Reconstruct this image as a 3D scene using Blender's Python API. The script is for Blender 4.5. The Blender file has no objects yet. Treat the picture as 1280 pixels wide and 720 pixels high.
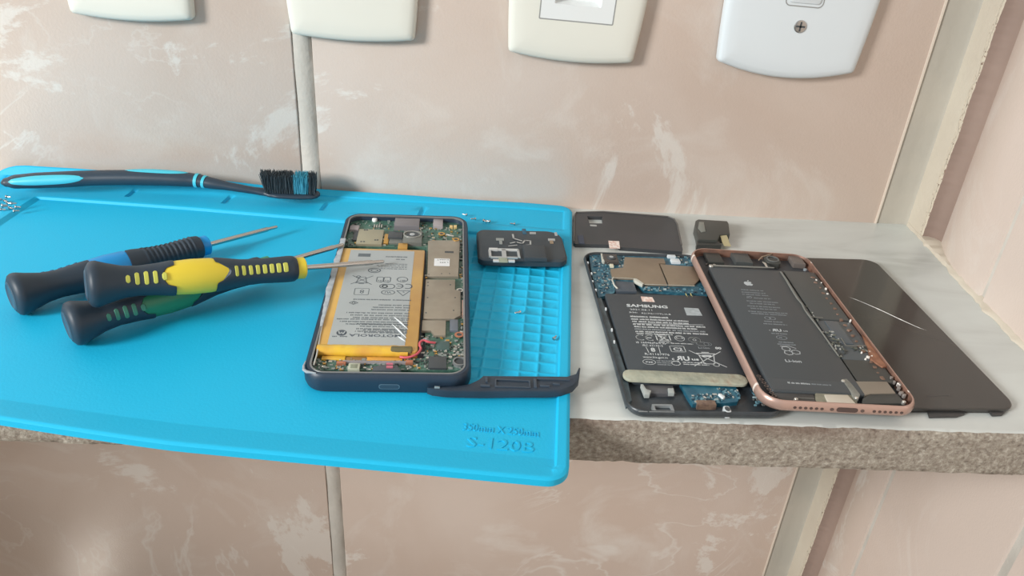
import bpy, math, random
import numpy as np
from mathutils import Matrix, Vector
random.seed(7)
S = bpy.context.scene
COL = S.collection
MM = 0.001
PI = math.pi

# ------------------------------------------------------------------ camera (mm, corner of the two walls and the shelf top is 0,0,0)
FPX, PITCH, YAW, ROLL = 984.27, 0.520857, 0.051935, 0.068822
CAM = Vector((-277.82, -466.91, 206.97))
def cam_axes():
    f0 = Vector((math.sin(YAW), math.cos(YAW), 0)); r0 = Vector((math.cos(YAW), -math.sin(YAW), 0)); u0 = Vector((0, 0, 1))
    F = f0*math.cos(PITCH) - u0*math.sin(PITCH); U = u0*math.cos(PITCH) + f0*math.sin(PITCH)
    return r0*math.cos(ROLL) + U*math.sin(ROLL), -r0*math.sin(ROLL) + U*math.cos(ROLL), F
CR, CU, CF = cam_axes()
cd = bpy.data.cameras.new('camera'); cam = bpy.data.objects.new('camera', cd); COL.objects.link(cam)
cd.sensor_width = 36; cd.lens = 36*FPX/1280; cd.clip_start = 0.01; cd.clip_end = 50
M = Matrix((CR, CU, -CF)).transposed().to_4x4(); M.translation = CAM*MM; cam.matrix_world = M
S.camera = cam

class Fr:
    """a local frame (mm) lying on a surface; L() gives the local point on its plane z seen at a measured image point"""
    def __init__(s, x, y, z, a=0, tilt=0, tx=0):
        s.m = Matrix.Translation((x, y, z)) @ Matrix.Rotation(a, 4, 'Z') @ Matrix.Rotation(tilt, 4, 'Y') @ Matrix.Rotation(tx, 4, 'X'); s.i = s.m.inverted(); s.lim = None
    def L(s, px, py, z=0.0):
        d = s.i.to_3x3() @ (CF*FPX + CR*(px-640) - CU*(py-360)); c = s.i @ CAM
        t = (z - c.z)/d.z; x, y = c.x + d.x*t, c.y + d.y*t
        if s.lim: x = max(-s.lim[0], min(s.lim[0], x)); y = max(-s.lim[1], min(s.lim[1], y))
        return (x, y)
WORLD = Fr(0, 0, 0)

# ------------------------------------------------------------------ materials
def lin(c):
    f = lambda v: (v/255/12.92) if v/255 <= .04045 else ((v/255+.055)/1.055)**2.4
    return (f(c[0]), f(c[1]), f(c[2]), 1)
MATS = {}
def mat(name, c, rough=.5, metal=0, spec=.5, c2=None, nscale=40, bump=0, bscale=200, coat=0, c3=None, detail=6, sharp=(.35, .65)):
    if name in MATS: return MATS[name]
    m = bpy.data.materials.new(name); m.use_nodes = True; nt = m.node_tree; b = nt.nodes['Principled BSDF']
    b.inputs['Base Color'].default_value = lin(c); b.inputs['Roughness'].default_value = rough
    b.inputs['Metallic'].default_value = metal; b.inputs['Specular IOR Level'].default_value = spec
    if coat: b.inputs['Coat Weight'].default_value = coat; b.inputs['Coat Roughness'].default_value = .08
    tc = nt.nodes.new('ShaderNodeTexCoord')
    if c2:
        n = nt.nodes.new('ShaderNodeTexNoise'); n.inputs['Scale'].default_value = nscale; n.inputs['Detail'].default_value = detail
        r = nt.nodes.new('ShaderNodeValToRGB'); r.color_ramp.elements[0].color = lin(c); r.color_ramp.elements[1].color = lin(c2)
        r.color_ramp.elements[0].position, r.color_ramp.elements[1].position = sharp
        if c3:
            e = r.color_ramp.elements.new((sharp[1]+1)/2); e.color = lin(c3)
        nt.links.new(tc.outputs['Object'], n.inputs['Vector']); nt.links.new(n.outputs['Fac'], r.inputs[0]); nt.links.new(r.outputs[0], b.inputs['Base Color'])
    if bump:
        n = nt.nodes.new('ShaderNodeTexNoise'); n.inputs['Scale'].default_value = bscale; n.inputs['Detail'].default_value = 4
        bp = nt.nodes.new('ShaderNodeBump'); bp.inputs['Strength'].default_value = bump; bp.inputs['Distance'].default_value = .001
        nt.links.new(tc.outputs['Object'], n.inputs['Vector']); nt.links.new(n.outputs['Fac'], bp.inputs['Height']); nt.links.new(bp.outputs[0], b.inputs['Normal'])
    MATS[name] = m; return m

def tile_material(name, base, warm, vein, seed=0.0):
    """glazed ceramic tile printed like pink marble: soft clouds, pale patches and thin pale veins"""
    m = bpy.data.materials.new(name); m.use_nodes = True; nt = m.node_tree; N = nt.nodes; K = nt.links
    b = N['Principled BSDF']; b.inputs['Roughness'].default_value = .24; b.inputs['Specular IOR Level'].default_value = .5
    tc = N.new('ShaderNodeTexCoord'); mp = N.new('ShaderNodeMapping'); mp.inputs['Location'].default_value = (seed, seed*.7, seed*1.3)
    K.new(tc.outputs['Object'], mp.inputs[0])
    def noise(sc, det, dist=0, rough=.5):
        n = N.new('ShaderNodeTexNoise'); n.inputs['Scale'].default_value = sc; n.inputs['Detail'].default_value = det
        n.inputs['Distortion'].default_value = dist; n.inputs['Roughness'].default_value = rough; K.new(mp.outputs[0], n.inputs['Vector']); return n.outputs['Fac']
    def ramp(src, *st):
        r = N.new('ShaderNodeValToRGB'); r.color_ramp.elements[0].position = st[0][0]; r.color_ramp.elements[0].color = st[0][1]
        r.color_ramp.elements[1].position = st[-1][0]; r.color_ramp.elements[1].color = st[-1][1]
        for p, c in st[1:-1]: e = r.color_ramp.elements.new(p); e.color = c
        K.new(src, r.inputs[0]); return r.outputs[0]
    def mix(f, a, c, k=1.0):
        x = N.new('ShaderNodeMix'); x.data_type = 'RGBA'
        mu = N.new('ShaderNodeMath'); mu.operation = 'MULTIPLY'; mu.inputs[1].default_value = k; K.new(f, mu.inputs[0]); K.new(mu.outputs[0], x.inputs[0])
        K.new(a, x.inputs[6])
        if isinstance(c, tuple): x.inputs[7].default_value = c
        else: K.new(c, x.inputs[7])
        return x.outputs[2]
    W, B = (1, 1, 1, 1), (0, 0, 0, 1)
    c0 = ramp(noise(7, 6, .6), (.35, lin(base)), (.62, lin(warm)))
    pale = ramp(noise(11, 9, 1.4, .6), (.53, B), (.63, (.5, .5, .5, 1)), (.72, W))
    c1 = mix(pale, c0, lin(vein), .55)
    patch = ramp(noise(5.0, 10, .9, .66), (.585, B), (.61, W))
    c2 = mix(patch, c1, lin(vein), .75)
    v = ramp(noise(6, 5, 2.2, .55), (.485, B), (.5, W), (.515, B))
    gate = ramp(noise(4, 2), (.5, B), (.6, W))
    g = N.new('ShaderNodeMath'); g.operation = 'MULTIPLY'; K.new(v, g.inputs[0]); K.new(gate, g.inputs[1])
    c3 = mix(g.outputs[0], c2, lin(vein), .6)
    K.new(c3, b.inputs['Base Color'])
    fine = noise(650, 3); bp = N.new('ShaderNodeBump'); bp.inputs['Strength'].default_value = .18; bp.inputs['Distance'].default_value = .0006
    K.new(fine, bp.inputs['Height']); K.new(bp.outputs[0], b.inputs['Normal'])
    return m

# ------------------------------------------------------------------ mesh building
class MB:
    def __init__(s): s.v = []; s.f = []; s.m = []; s.M = Matrix()
    def add(s, vs, fs, m=0):
        o = len(s.v)
        s.v += [tuple(s.M @ Vector(p)) for p in vs]
        s.f += [tuple(i+o for i in f) for f in fs]; s.m += [m]*len(fs); return s
    def box(s, x0, x1, y0, y1, z0, z1, m=0, b=0):
        if x0 > x1: x0, x1 = x1, x0
        if y0 > y1: y0, y1 = y1, y0
        if b: return s.prism([(x0, y0), (x1, y0), (x1, y1), (x0, y1)], z0, z1, m, b)
        return s.add([(x, y, z) for z in (z0, z1) for y in (y0, y1) for x in (x0, x1)],
                     [(0, 2, 3, 1), (4, 5, 7, 6), (0, 1, 5, 4), (2, 6, 7, 3), (0, 4, 6, 2), (1, 3, 7, 5)], m)
    def loft(s, loops, m=0, closed=True, cap0=True, cap1=True):
        n = len(loops[0]); vs = [p for l in loops for p in l]; fs = []
        for k in range(len(loops)-1):
            for i in range(n if closed else n-1):
                j = (i+1) % n; fs.append((k*n+i, k*n+j, (k+1)*n+j, (k+1)*n+i))
        if cap0: fs.append(tuple(reversed(range(n))))
        if cap1: fs.append(tuple((len(loops)-1)*n+i for i in range(n)))
        return s.add(vs, fs, m)
    def prism(s, poly, z0, z1, m=0, b=0):
        a = sum(poly[i][0]*poly[(i+1) % len(poly)][1]-poly[(i+1) % len(poly)][0]*poly[i][1] for i in range(len(poly)))
        if a < 0: poly = poly[::-1]
        L = lambda p, z: [(x, y, z) for x, y in p]
        if not b: return s.loft([L(poly, z0), L(poly, z1)], m)
        return s.loft([L(poly, z0), L(poly, z1-b), L(inset(poly, b*.3), z1-b*.3), L(inset(poly, b), z1)], m)
    def ring(s, outf, prof, m=0):
        """sweep a closed profile [(inset, z)] around the outline function outf(inset)"""
        loops = [[(x, y, z) for x, y in outf(i)] for i, z in prof]; loops.append(loops[0])
        return s.loft(loops[::-1] if False else loops, m, True, False, False)
    def tube(s, pts, r, m=0, n=8, cap=True):
        pts = [Vector(p) for p in pts]; rs = r if isinstance(r, (list, tuple)) else [r]*len(pts); loops = []
        for k, p in enumerate(pts):
            t = (pts[min(k+1, len(pts)-1)]-pts[max(k-1, 0)]).normalized()
            up = Vector((0, 0, 1)) if abs(t.z) < .95 else Vector((0, 1, 0))
            a = t.cross(up).normalized(); c = a.cross(t).normalized(); q = rs[k]
            ra, rc = q if isinstance(q, (list, tuple)) else (q, q)
            loops.append([tuple(p + a*(ra*math.cos(2*PI*i/n)) + c*(rc*math.sin(2*PI*i/n))) for i in range(n)])
        return s.loft(loops[::-1], m, True, cap, cap)
    def cyl(s, x, y, z0, z1, r, m=0, n=16, b=0):
        return s.prism([(x+r*math.cos(2*PI*i/n), y+r*math.sin(2*PI*i/n)) for i in range(n)], z0, z1, m, b)
    def lathe(s, prof, m=0, n=32, cap=True):
        """about the local x axis: prof = [(x, r)]"""
        return s.loft([[(x, r*math.sin(2*PI*i/n), r*math.cos(2*PI*i/n)) for i in range(n)] for x, r in prof][::-1], m, True, cap, cap)
    def text(s, t, size, x, y, z, m=0, rot=0, sx=1.0, align='LEFT', bold=0.0, h=.03, fit=None):
        cu = bpy.data.curves.new('t', 'FONT'); cu.body = t; cu.size = size; cu.align_x = align; cu.offset = bold; cu.extrude = h; cu.resolution_u = 2
        ob = bpy.data.objects.new('t', cu); me = bpy.data.meshes.new_from_object(ob)
        if fit: sx = fit/max(1e-6, max(p.co.x for p in me.vertices)-min(0, min(p.co.x for p in me.vertices)))
        c, q = math.cos(rot), math.sin(rot)
        vs = [(x + c*p.co.x*sx - q*p.co.y, y + q*p.co.x*sx + c*p.co.y, z + p.co.z) for p in me.vertices]
        s.add(vs, [tuple(p.vertices) for p in me.polygons], m)
        bpy.data.objects.remove(ob); bpy.data.curves.remove(cu); bpy.data.meshes.remove(me); return s
    def build(s, name, mats, parent=None, smooth=35, **props):
        me = bpy.data.meshes.new(name)
        me.from_pydata([(x*MM, y*MM, z*MM) for x, y, z in s.v], [], s.f)
        for k in (mats if isinstance(mats, (list, tuple)) else [mats]): me.materials.append(k)
        me.polygons.foreach_set('material_index', s.m)
        me.update()
        if smooth: me.shade_smooth(); me.set_sharp_from_angle(angle=math.radians(smooth))
        o = bpy.data.objects.new(name, me); COL.objects.link(o)
        if parent: o.parent = parent
        for k, v in props.items(): o[k] = v
        return o

def inset(poly, d):
    n = len(poly); out = []
    for i in range(n):
        p, q, r = Vector(poly[i-1]), Vector(poly[i]), Vector(poly[(i+1) % n])
        a = (q-p).normalized(); c = (r-q).normalized()
        na = Vector((-a.y, a.x)); nc = Vector((-c.y, c.x)); w = na+nc
        k = w.dot(na); w = w*(d/k) if abs(k) > .2 else na*d
        out.append((q.x+w.x, q.y+w.y))
    return out
def rrect(x0, x1, y0, y1, r, n=6):
    rs = r if isinstance(r, (list, tuple)) else [r]*4; out = []
    for (cx, cy, a, q) in ((x1-rs[0], y0+rs[0], -PI/2, rs[0]), (x1-rs[1], y1-rs[1], 0, rs[1]), (x0+rs[2], y1-rs[2], PI/2, rs[2]), (x0+rs[3], y0+rs[3], PI, rs[3])):
        for i in range(n+1): t = a+PI/2*i/n; out.append((cx+q*math.cos(t), cy+q*math.sin(t)))
    return out
def rr(w, l, r, n=8):
    return lambda d: rrect(-w/2+d, w/2-d, -l/2+d, l/2-d, max(r-d, .3), n)
def empty(name, fr, **props):
    o = bpy.data.objects.new(name, None); COL.objects.link(o); o.empty_display_size = .01
    m = fr.m.copy(); m.translation = m.translation*MM; o.matrix_world = m
    for k, v in props.items(): o[k] = v
    return o
def tagged(name, fr, label, cat, group=None):
    o = empty(name, fr, label=label, category=cat)
    if group: o['group'] = group
    return o

# colours
black = mat('black_plastic', (74, 82, 88), .45, spec=.5)
blackr = mat('black_rubber', (40, 56, 70), .5, spec=.5)
darkchip = mat('dark_chip', (66, 72, 76), .4)
steel = mat('steel', (190, 190, 188), .25, 1)
taupe = mat('shield_metal', (172, 164, 150), .42, .55, c2=(158, 150, 136), nscale=90)
brown_shield = mat('brown_shield', (150, 136, 118), .42, .35, c2=(142, 128, 110), nscale=80)
solder = mat('solder', (214, 214, 208), .3, .8)
gold = mat('gold_contact', (214, 170, 96), .35, .7)
white = mat('white_label', (226, 230, 232), .6)
greenpcb = mat('green_board', (64, 104, 92), .4, c2=(92, 126, 112), nscale=500, sharp=(.4, .7))
tealpcb = mat('teal_board', (40, 88, 108), .35, c2=(70, 122, 138), nscale=500, sharp=(.45, .7))
printgrey = mat('print_grey', (98, 108, 114), .6)
printwhite = mat('print_white', (205, 212, 214), .6)
printdim = mat('print_dim', (150, 158, 162), .6)

# ================================================================== THE SETTING
tile = tile_material('pink_marble_tile', (205, 187, 174), (212, 197, 186), (226, 221, 214), 0.0)
tile2 = tile_material('pink_marble_tile_side', (204, 188, 176), (211, 197, 187), (224, 220, 214), 3.1)
grout = mat('grey_grout', (184, 180, 172), .8, c2=(206, 202, 194), nscale=25, bump=.5, bscale=300)
tileedge = mat('pale_tile_edge', (214, 202, 188), .6)
ZB = -960.0
w = MB()
w.M = Matrix(((1, 0, 0, 0), (0, 0, -1, 0), (0, 1, 0, 0), (0, 0, 0, 1)))       # (x, z, -y) -> world: prism axis becomes -y
def wtile(x0, x1, z0, z1, m): w.prism([(x0, z0), (x1, z0), (x1, z1), (x0, z1)], -3, 0, m, .6)
w.box(-1400, -17, ZB, 700, -20, -2.2, 1)
for (z0, z1) in ((-12, 700), (ZB, -13.5)):
    wtile(-379, -17, z0, z1, 0); wtile(-765, -390.5, z0, z1, 0); wtile(-1400, -777, z0, z1, 0)
# the wide smeared joint, bulging a little
n = 60
loops = []
for k in range(n+1):
    z = -700 + 1000*k/n; e = math.sin(k*1.7)*.8; e2 = math.sin(k*2.3+1)*1.0
    loops.append([(-391+e*.6, z, -2.4), (-389.6+e*.4, z, -.6), (-385, z, .5), (-381, z, .1), (-378.4+e2, z, -2.4)])
w.loft(loops, 1, False, False, False)
w.build('wall_back', [tile, grout], smooth=50, kind='structure')

# corner strip in mortar: left flank flush with the back wall, right flank facing into the room, coloured paler as the lit side
strip_l = mat('mortar_grey', (184, 178, 166), .75, c2=(174, 170, 160), nscale=18, bump=.3, bscale=120)
strip_r = mat('mortar_cream', (206, 198, 182), .75, c2=(198, 188, 172), nscale=16, bump=.4, bscale=150)
rust = mat('chipped_brown', (122, 100, 86), .85, c2=(200, 190, 172), nscale=420, bump=.8, bscale=400, sharp=(.33, .42))
from mathutils import noise as mn
t = MB(); rnd = random.Random(3)
zs = [ZB, -620] + [-420 + 680*k/520 for k in range(521)] + [450, 700]
XW = lambda y: 3.5+.045*y
t.loft([[(-18.0, 1, z), (-17.9, -.9, z), (-16.8, -1.0, z), (-16.2, .2, z)] for z in zs], 2, False, False, False)
t.loft([[(-16.2, .2, z), (-9, .0, z), (1.6, 0, z), (XW(-1.2), -1.2, z)] for z in zs], 0, False, False, False)
ee = [-22.4 + rnd.uniform(-.25, .25) + .7*mn.noise(Vector((z*.05, 1, 2))) for z in zs]
t.loft([[(XW(-1.2), -1.2, z), (XW(-10), -10, z), (XW(-18), -18, z), (XW(-22), e+1.6+max(-.6, 2.6*mn.noise(Vector((z*.11, 5, 2)))+rnd.uniform(-.5, .5)), z)] for z, e in zip(zs, ee)], 1, False, False, False)
t.loft([[(XW(-22), e+3.5, z), (XW(-22)+.25+rnd.uniform(-.2, .2), e+.8, z), (XW(-22)+.5, e, z)] for z, e in zip(zs, ee)], 3, False, False, False)
t.loft([[(XW(-22)+.5, e, z), (XW(-22)+4, e-.6, z), (XW(-22)+7, e-2.6, z), (XW(-22)+8.6, e-6, z), (XW(-22)+9.0, e-12, z), (XW(-22)+12, e-14, z)] for z, e in zip(zs, ee)], 4, False, False, False)  # step face coloured brown to stand for the shade beside the strip
t.build('trim_1', [strip_l, strip_r, tileedge, rust, mat('mortar_shade', (150, 130, 119), .85, c2=(138, 119, 109), nscale=14)], smooth=60, kind='structure')

# right wall: tiles whose first edge is curved back behind the strip to deepen the shade
w = MB()
def rx(y):
    """tile face: leans a little, and its first edge is rounded back behind the strip"""
    t_ = min(1, max(0, (y+76)/52)); return XW(y)+12*t_*t_
def sidetile(y0, y1, z0, z1):
    if y0 <= -30: P_ = [(rx(y)+d, y) for y, d in ((y0, 1.6), (y0-.7, 0), (y1+.7, 0), (y1, 1.6))]
    else: P_ = [(rx(y0+(y1+.7-y0)*(k/60)), y0+(y1+.7-y0)*(k/60)) for k in range(61)]+[(rx(y1)+1.6, y1)]
    w.loft([[(x, y, z) for x, y in P_] for z in (z0, z1)], 0, False, False, False)
w.loft([[(x, y, z) for x, y in ((XW(-78)+1.4, -78), (XW(-1400)+1.4, -1400), (60, -1400), (60, -78))] for z in (ZB, 700)], 1, True, True, True)
w.box(25, 60, -79, 20, ZB, 700, 1)
sidetile(-24, -97.5, -12, 700); sidetile(-101, -470, -12, 700); sidetile(-470, -1400, -12, 700)
sidetile(-24, -82, ZB, -13.5); sidetile(-86.5, -194, ZB, -13.5); sidetile(-200, -560, ZB, -13.5)
w.build('wall_right', [tile2, grout], smooth=50, kind='structure')

wl = MB().box(-1040, -1000, -1400, 2, ZB, 150); wl.build('wall_left_blocker', mat('blocker_paint', (206, 198, 186), .8), kind='structure', smooth=0)  # unseen low wall added to keep the window light off the lower tiles
fl = MB().box(-1400, 30, -1400, 20, ZB-20, ZB); fl.build('floor', mat('floor_tile', (176, 166, 152), .5, c2=(160, 150, 138), nscale=6), kind='structure', smooth=0)

# ------------------------------------------------------------------ marble shelf
m = bpy.data.materials.new('white_marble'); m.use_nodes = True; nt = m.node_tree; b = nt.nodes['Principled BSDF']
b.inputs['Roughness'].default_value = .3
tc = nt.nodes.new('ShaderNodeTexCoord'); n1 = nt.nodes.new('ShaderNodeTexNoise'); n1.inputs['Scale'].default_value = 14; n1.inputs['Detail'].default_value = 8; n1.inputs['Distortion'].default_value = .8
mpg = nt.nodes.new('ShaderNodeMapping'); mpg.inputs['Scale'].default_value = (.7, 2.2, 1)
r1 = nt.nodes.new('ShaderNodeValToRGB')
for e, (p, c) in zip(r1.color_ramp.elements, ((.32, (182, 187, 183)), (.62, (210, 216, 213)))): e.position = p; e.color = lin(c)
e = r1.color_ramp.elements.new(.47); e.color = lin((202, 207, 204))
nt.links.new(tc.outputs['Object'], mpg.inputs[0]); nt.links.new(mpg.outputs[0], n1.inputs['Vector']); nt.links.new(n1.outputs['Fac'], r1.inputs[0]); nt.links.new(r1.outputs[0], b.inputs['Base Color'])
marble = m
def rough_edge_material():
    m = bpy.data.materials.new('rough_stone_edge'); m.use_nodes = True; nt = m.node_tree; N = nt.nodes; K = nt.links; b = N['Principled BSDF']; b.inputs['Roughness'].default_value = .85
    tc = N.new('ShaderNodeTexCoord'); mp = N.new('ShaderNodeMapping'); mp.inputs['Scale'].default_value = (1, 1, 1.2); K.new(tc.outputs['Object'], mp.inputs[0])
    a = N.new('ShaderNodeTexNoise'); a.inputs['Scale'].default_value = 420; a.inputs['Detail'].default_value = 10; a.inputs['Roughness'].default_value = .7; K.new(mp.outputs[0], a.inputs['Vector'])
    r = N.new('ShaderNodeValToRGB'); cs = ((.30, (104, 95, 87)), (.42, (146, 136, 124)), (.55, (172, 164, 151)), (.68, (204, 199, 188)))
    r.color_ramp.elements[0].position = cs[0][0]; r.color_ramp.elements[0].color = lin(cs[0][1]); r.color_ramp.elements[1].position = cs[-1][0]; r.color_ramp.elements[1].color = lin(cs[-1][1])
    for p, c in cs[1:-1]: e = r.color_ramp.elements.new(p); e.color = lin(c)
    K.new(a.outputs['Fac'], r.inputs[0])
    g = N.new('ShaderNodeTexNoise'); g.inputs['Scale'].default_value = 9; g.inputs['Detail'].default_value = 5; K.new(tc.outputs['Object'], g.inputs['Vector'])
    r2 = N.new('ShaderNodeValToRGB'); r2.color_ramp.elements[0].position = .42; r2.color_ramp.elements[1].position = .62; K.new(g.outputs['Fac'], r2.inputs[0])
    # iron-brown dirt along the upper arris
    sp = N.new('ShaderNodeSeparateXYZ'); K.new(tc.outputs['Object'], sp.inputs[0])
    mr = N.new('ShaderNodeMapRange'); mr.inputs['From Min'].default_value = -.007; mr.inputs['From Max'].default_value = -.001; K.new(sp.outputs['Z'], mr.inputs['Value'])
    x = N.new('ShaderNodeMix'); x.data_type = 'RGBA'; x.inputs[7].default_value = lin((112, 92, 80)); K.new(r.outputs[0], x.inputs[6])
    mu = N.new('ShaderNodeMath'); mu.operation = 'MULTIPLY'; K.new(mr.outputs[0], mu.inputs[0]); K.new(r2.outputs[0], mu.inputs[1]); K.new(mu.outputs[0], x.inputs[0])
    K.new(x.outputs[2], b.inputs['Base Color'])
    bp = N.new('ShaderNodeBump'); bp.inputs['Strength'].default_value = .8; bp.inputs['Distance'].default_value = .0015; K.new(a.outputs['Fac'], bp.inputs['Height']); K.new(bp.outputs[0], b.inputs['Normal'])
    return m
stone = rough_edge_material()
SD, ST = 214.0, 22.7
from mathutils import noise as mn
sh = MB(); nx = 520; X0, X1 = -1000.0, 24.0
loops = []
for k in range(nx+1):
    x = X0+(X1-X0)*k/nx
    q = lambda a, s: mn.noise(Vector((x*s, a*7.1, 3.3)))
    j = lambda a: q(a, .12)*1.1 + q(a+5, .45)*.7
    loops.append([(x, 1.5, 0), (x, -100, 0), (x, -SD+4, 0), (x, -SD+1.6+j(1)*.6, -.05), (x, -SD+.4+j(2)*.7, -1.1+q(9, .2)*.5), (x, -SD+j(3)*.6, -3), (x, -SD-.1+j(4)*.8, -6), (x, -SD+j(5)*.8, -10),
                  (x, -SD+j(6)*.8, -14), (x, -SD+j(7)*.8, -18), (x, -SD+.3+j(8)*.8, -21.5), (x, -SD+1.8, -ST+q(4, .3)*.8), (x, -SD+8, -ST), (x, 1.5, -ST)])
nl = len(loops[0]); vs = [p for l in loops for p in l]; fs = []; ms = []
for k in range(nx):
    for i in range(nl):
        jn = (i+1) % nl
        sh.add([], [], 0)
        fs.append((k*nl+i, (k+1)*nl+i, (k+1)*nl+jn, k*nl+jn)); ms.append(0 if i < 3 else 1)
sh.v = vs; sh.f = fs + [tuple(range(nl)), tuple(reversed([nx*nl+i for i in range(nl)]))]; sh.m = ms+[1, 1]
for i, f in enumerate(sh.f): sh.f[i] = tuple(reversed(f))
so = sh.build('marble_shelf', [marble, stone], smooth=50)
so['label'] = 'white marble wall shelf with a rough stained brown front edge'; so['category'] = 'shelf'

# mortar line between shelf and right wall
t = MB(); rnd = random.Random(5); loops = []
for k in range(121):
    y = -2-268*k/120
    if y < -SD+1: break
    j = lambda s: mn.noise(Vector((y*s, 1.3, 8))); a = 2.2+3.6*min(1, k/60)+1.6*j(.14)+.9*j(.5)
    x0 = XW(y); a = a if y > -90 else a-.02*(-90-y)
    loops.append([(x0-a+2.2, y, .05), (x0-a+2.5, y, .8+.3*j(.4)), (x0-a*.5+1, y, 1.3+.5*j(.3)), (x0-.2, y, 2.2+.8*j(.2)), (rx(min(y, -30))+1.2, y, 2.8), (x0+13, y, 2.8), (x0+13, y, .05)])
t.loft([[(x, y, z) for x, y, z in l] for l in loops], 0)
t.build('trim_2', [strip_r], smooth=60, kind='structure')

# ================================================================== SWITCH PLATES
def from_wall(b):  # local (x, z) outline extruded towards the room
    b.M = Matrix(((1, 0, 0, 0), (0, 0, -1, 0), (0, 1, 0, 0), (0, 0, 0, 1))); return b
def plate_outline(wb, wm, h, sag, r=2.5, n=14):
    """bulging plate centred at 0: bottom width wb, mid width wm, height h, curved bottom/top"""
    pts = []
    def arc(p, q, s, k):
        p, q = Vector(p), Vector(q); d = q-p; nrm = Vector((d.y, -d.x)).normalized()
        for i in range(k): u = i/k; pts.append(tuple(p+d*u+nrm*(s*4*u*(1-u))))
    H = h/2; c = r
    arc((-wb/2+c, -H), (wb/2-c, -H), sag, n); 
    for i in range(3): a = -PI/2+PI/2*i/3; pts.append((wb/2-c+c*math.cos(a), -H+c+c*math.sin(a)))
    arc((wb/2, -H+c), (wb/2, H-c), (wm-wb)/2, n)
    for i in range(3): a = PI/2*i/3; pts.append((wb/2-c+c*math.cos(a), H-c+c*math.sin(a)))
    arc((wb/2-c, H), (-wb/2+c, H), sag, n)
    for i in range(3): a = PI/2+PI/2*i/3; pts.append((-wb/2+c+c*math.cos(a), H-c+c*math.sin(a)))
    arc((-wb/2, H-c), (-wb/2, -H+c), (wm-wb)/2, n)
    for i in range(3): a = PI+PI/2*i/3; pts.append((-wb/2+c+c*math.cos(a), -H+c+c*math.sin(a)))
    return pts
cream = mat('cream_plastic', (226, 226, 216), .35)
cwhite = mat('cool_white_plastic', (218, 226, 230), .3)
seam = mat('seam_grey', (150, 152, 150), .6)
PH = 120
def hole_loop(l, r):
    x0, x1, y0, y1 = r; cx, cy = (x0+x1)/2, (y0+y1)/2; out = []
    for x, y, z in l:
        dx, dy = x-cx, y-cy; k = min((x1-cx)/abs(dx) if dx else 9, (y1-cy)/abs(dy) if dy else 9); out.append((cx+dx*k, cy+dy*k, z))
    return out
def plate(cx, zbot, wb, wm, sag, label, m, rot=0, cat='switch plate', name='switch_plate', hole=None):
    fr = Fr(cx, -.0, zbot+PH/2, 0); o = tagged(name, fr, label, cat)
    o.matrix_world = Matrix.Translation((cx*MM, 0, (zbot+PH/2)*MM)) @ Matrix.Rotation(rot, 4, 'Y')
    ol = plate_outline(wb, wm, PH, sag); b = from_wall(MB()); L = lambda p, z, d=0: [(x*(1-2*d/wb), y*(1-2*d/PH), z) for x, y in p]
    b.loft([L(ol, 0.8), L(ol, 4.2), L(ol, 5.8, .4), L(ol, 7.0, 1.5), L(ol, 7.7, 4), L(ol, 8.1, 9)]+([hole_loop(L(ol, 8.1, 9), hole)] if hole else []), 0, True, True, not hole)
    b.build('cover_plate', [m], o, smooth=40)
    return o
pa = plate(-476.9, 106.0, 67.5, 71.0, 2.2, 'cream cover plate whose bottom hangs above the toothbrush handle, plainest and leftmost of the four', cream, 0)
pb = plate(-354.2, 101.6, 70.2, 75.5, 2.0, 'cream cover plate whose corner covers the top of the wide grey tile joint', cream, .0)
pc = plate(-226.9, 97.2, 73.2, 79, 2.6, 'cream power socket plate with a recessed round outlet', cream, .035, 'power socket', 'power_socket', hole=(-20.6, 20.6, -38.8, 2.4))
pd = plate(-100.6, 98.2, 82, 88, 5.8, 'cool white plate with one chrome screw under its toggle slot, nearest the corner', cwhite, .03)
for o, hasr in ((pa, 1), (pb, 1)):
    b = from_wall(MB()); b.prism(rrect(-22, 22, -24, 44, 2), 8.0, 8.8, 0, .3); b.build('rocker_switch', [cream], o)
# socket: square module with round well and holes
b = from_wall(MB()); ol = rrect(-20.5, 20.5, -38.7, 2.3, .8)
b.ring(lambda d: inset(rrect(-21.2, 21.2, -39.4, 3, .9), d), [(0, 8.0), (0, 8.16), (.7, 8.16), (.7, 8.0)], 1)
N = len(ol); a = [(x, y, 8.12) for x, y in ol]
L0 = []
for x, y in ol:
    t_ = math.atan2(y+18.2, x); L0.append((18.2*math.cos(t_), -18.2+18.2*math.sin(t_)*.93))
b.loft([a, [(x, y, 8.15) for x, y in L0], [(x*.93, -18.2+(y+18.2)*.93, 5.0) for x, y in L0], [(x*.86, -18.2+(y+18.2)*.86, 1.5) for x, y in L0]], 0, True, False, True)
b.build('outlet', [mat('outlet_white', (228, 232, 232), .3), seam], pc)
for x in (-9.5, 0, 9.5):
    h = from_wall(MB()); h.prism([(x+2.2*math.cos(i*PI/8), -18.2+2.2*math.sin(i*PI/8)) for i in range(16)], 1.5, 1.7); h.build('contact_hole', [darkchip], pc)
b = from_wall(MB()); b.cyl(1, -35.5, 7.9, 8.8, 3.6, 0, 20, .5); b.box(-1.6, 3.6, -36, -35, 8.75, 8.86, 1); b.box(.5, 1.5, -38.1, -32.9, 8.75, 8.86, 1)
b.build('screw', [steel, darkchip], pd)
b = from_wall(MB()); b.ring(lambda d: rrect(-11+d, 11-d, -25+d, 25-d, max(3-d, .5)), [(0, 8.0), (0, 8.25), (.6, 8.25), (.6, 8.0)]); b.prism(rrect(-9, 9, -23, 23, 2), 8.0, 9.0, 1, .6); b.build('toggle', [seam, cwhite], pd)

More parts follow.
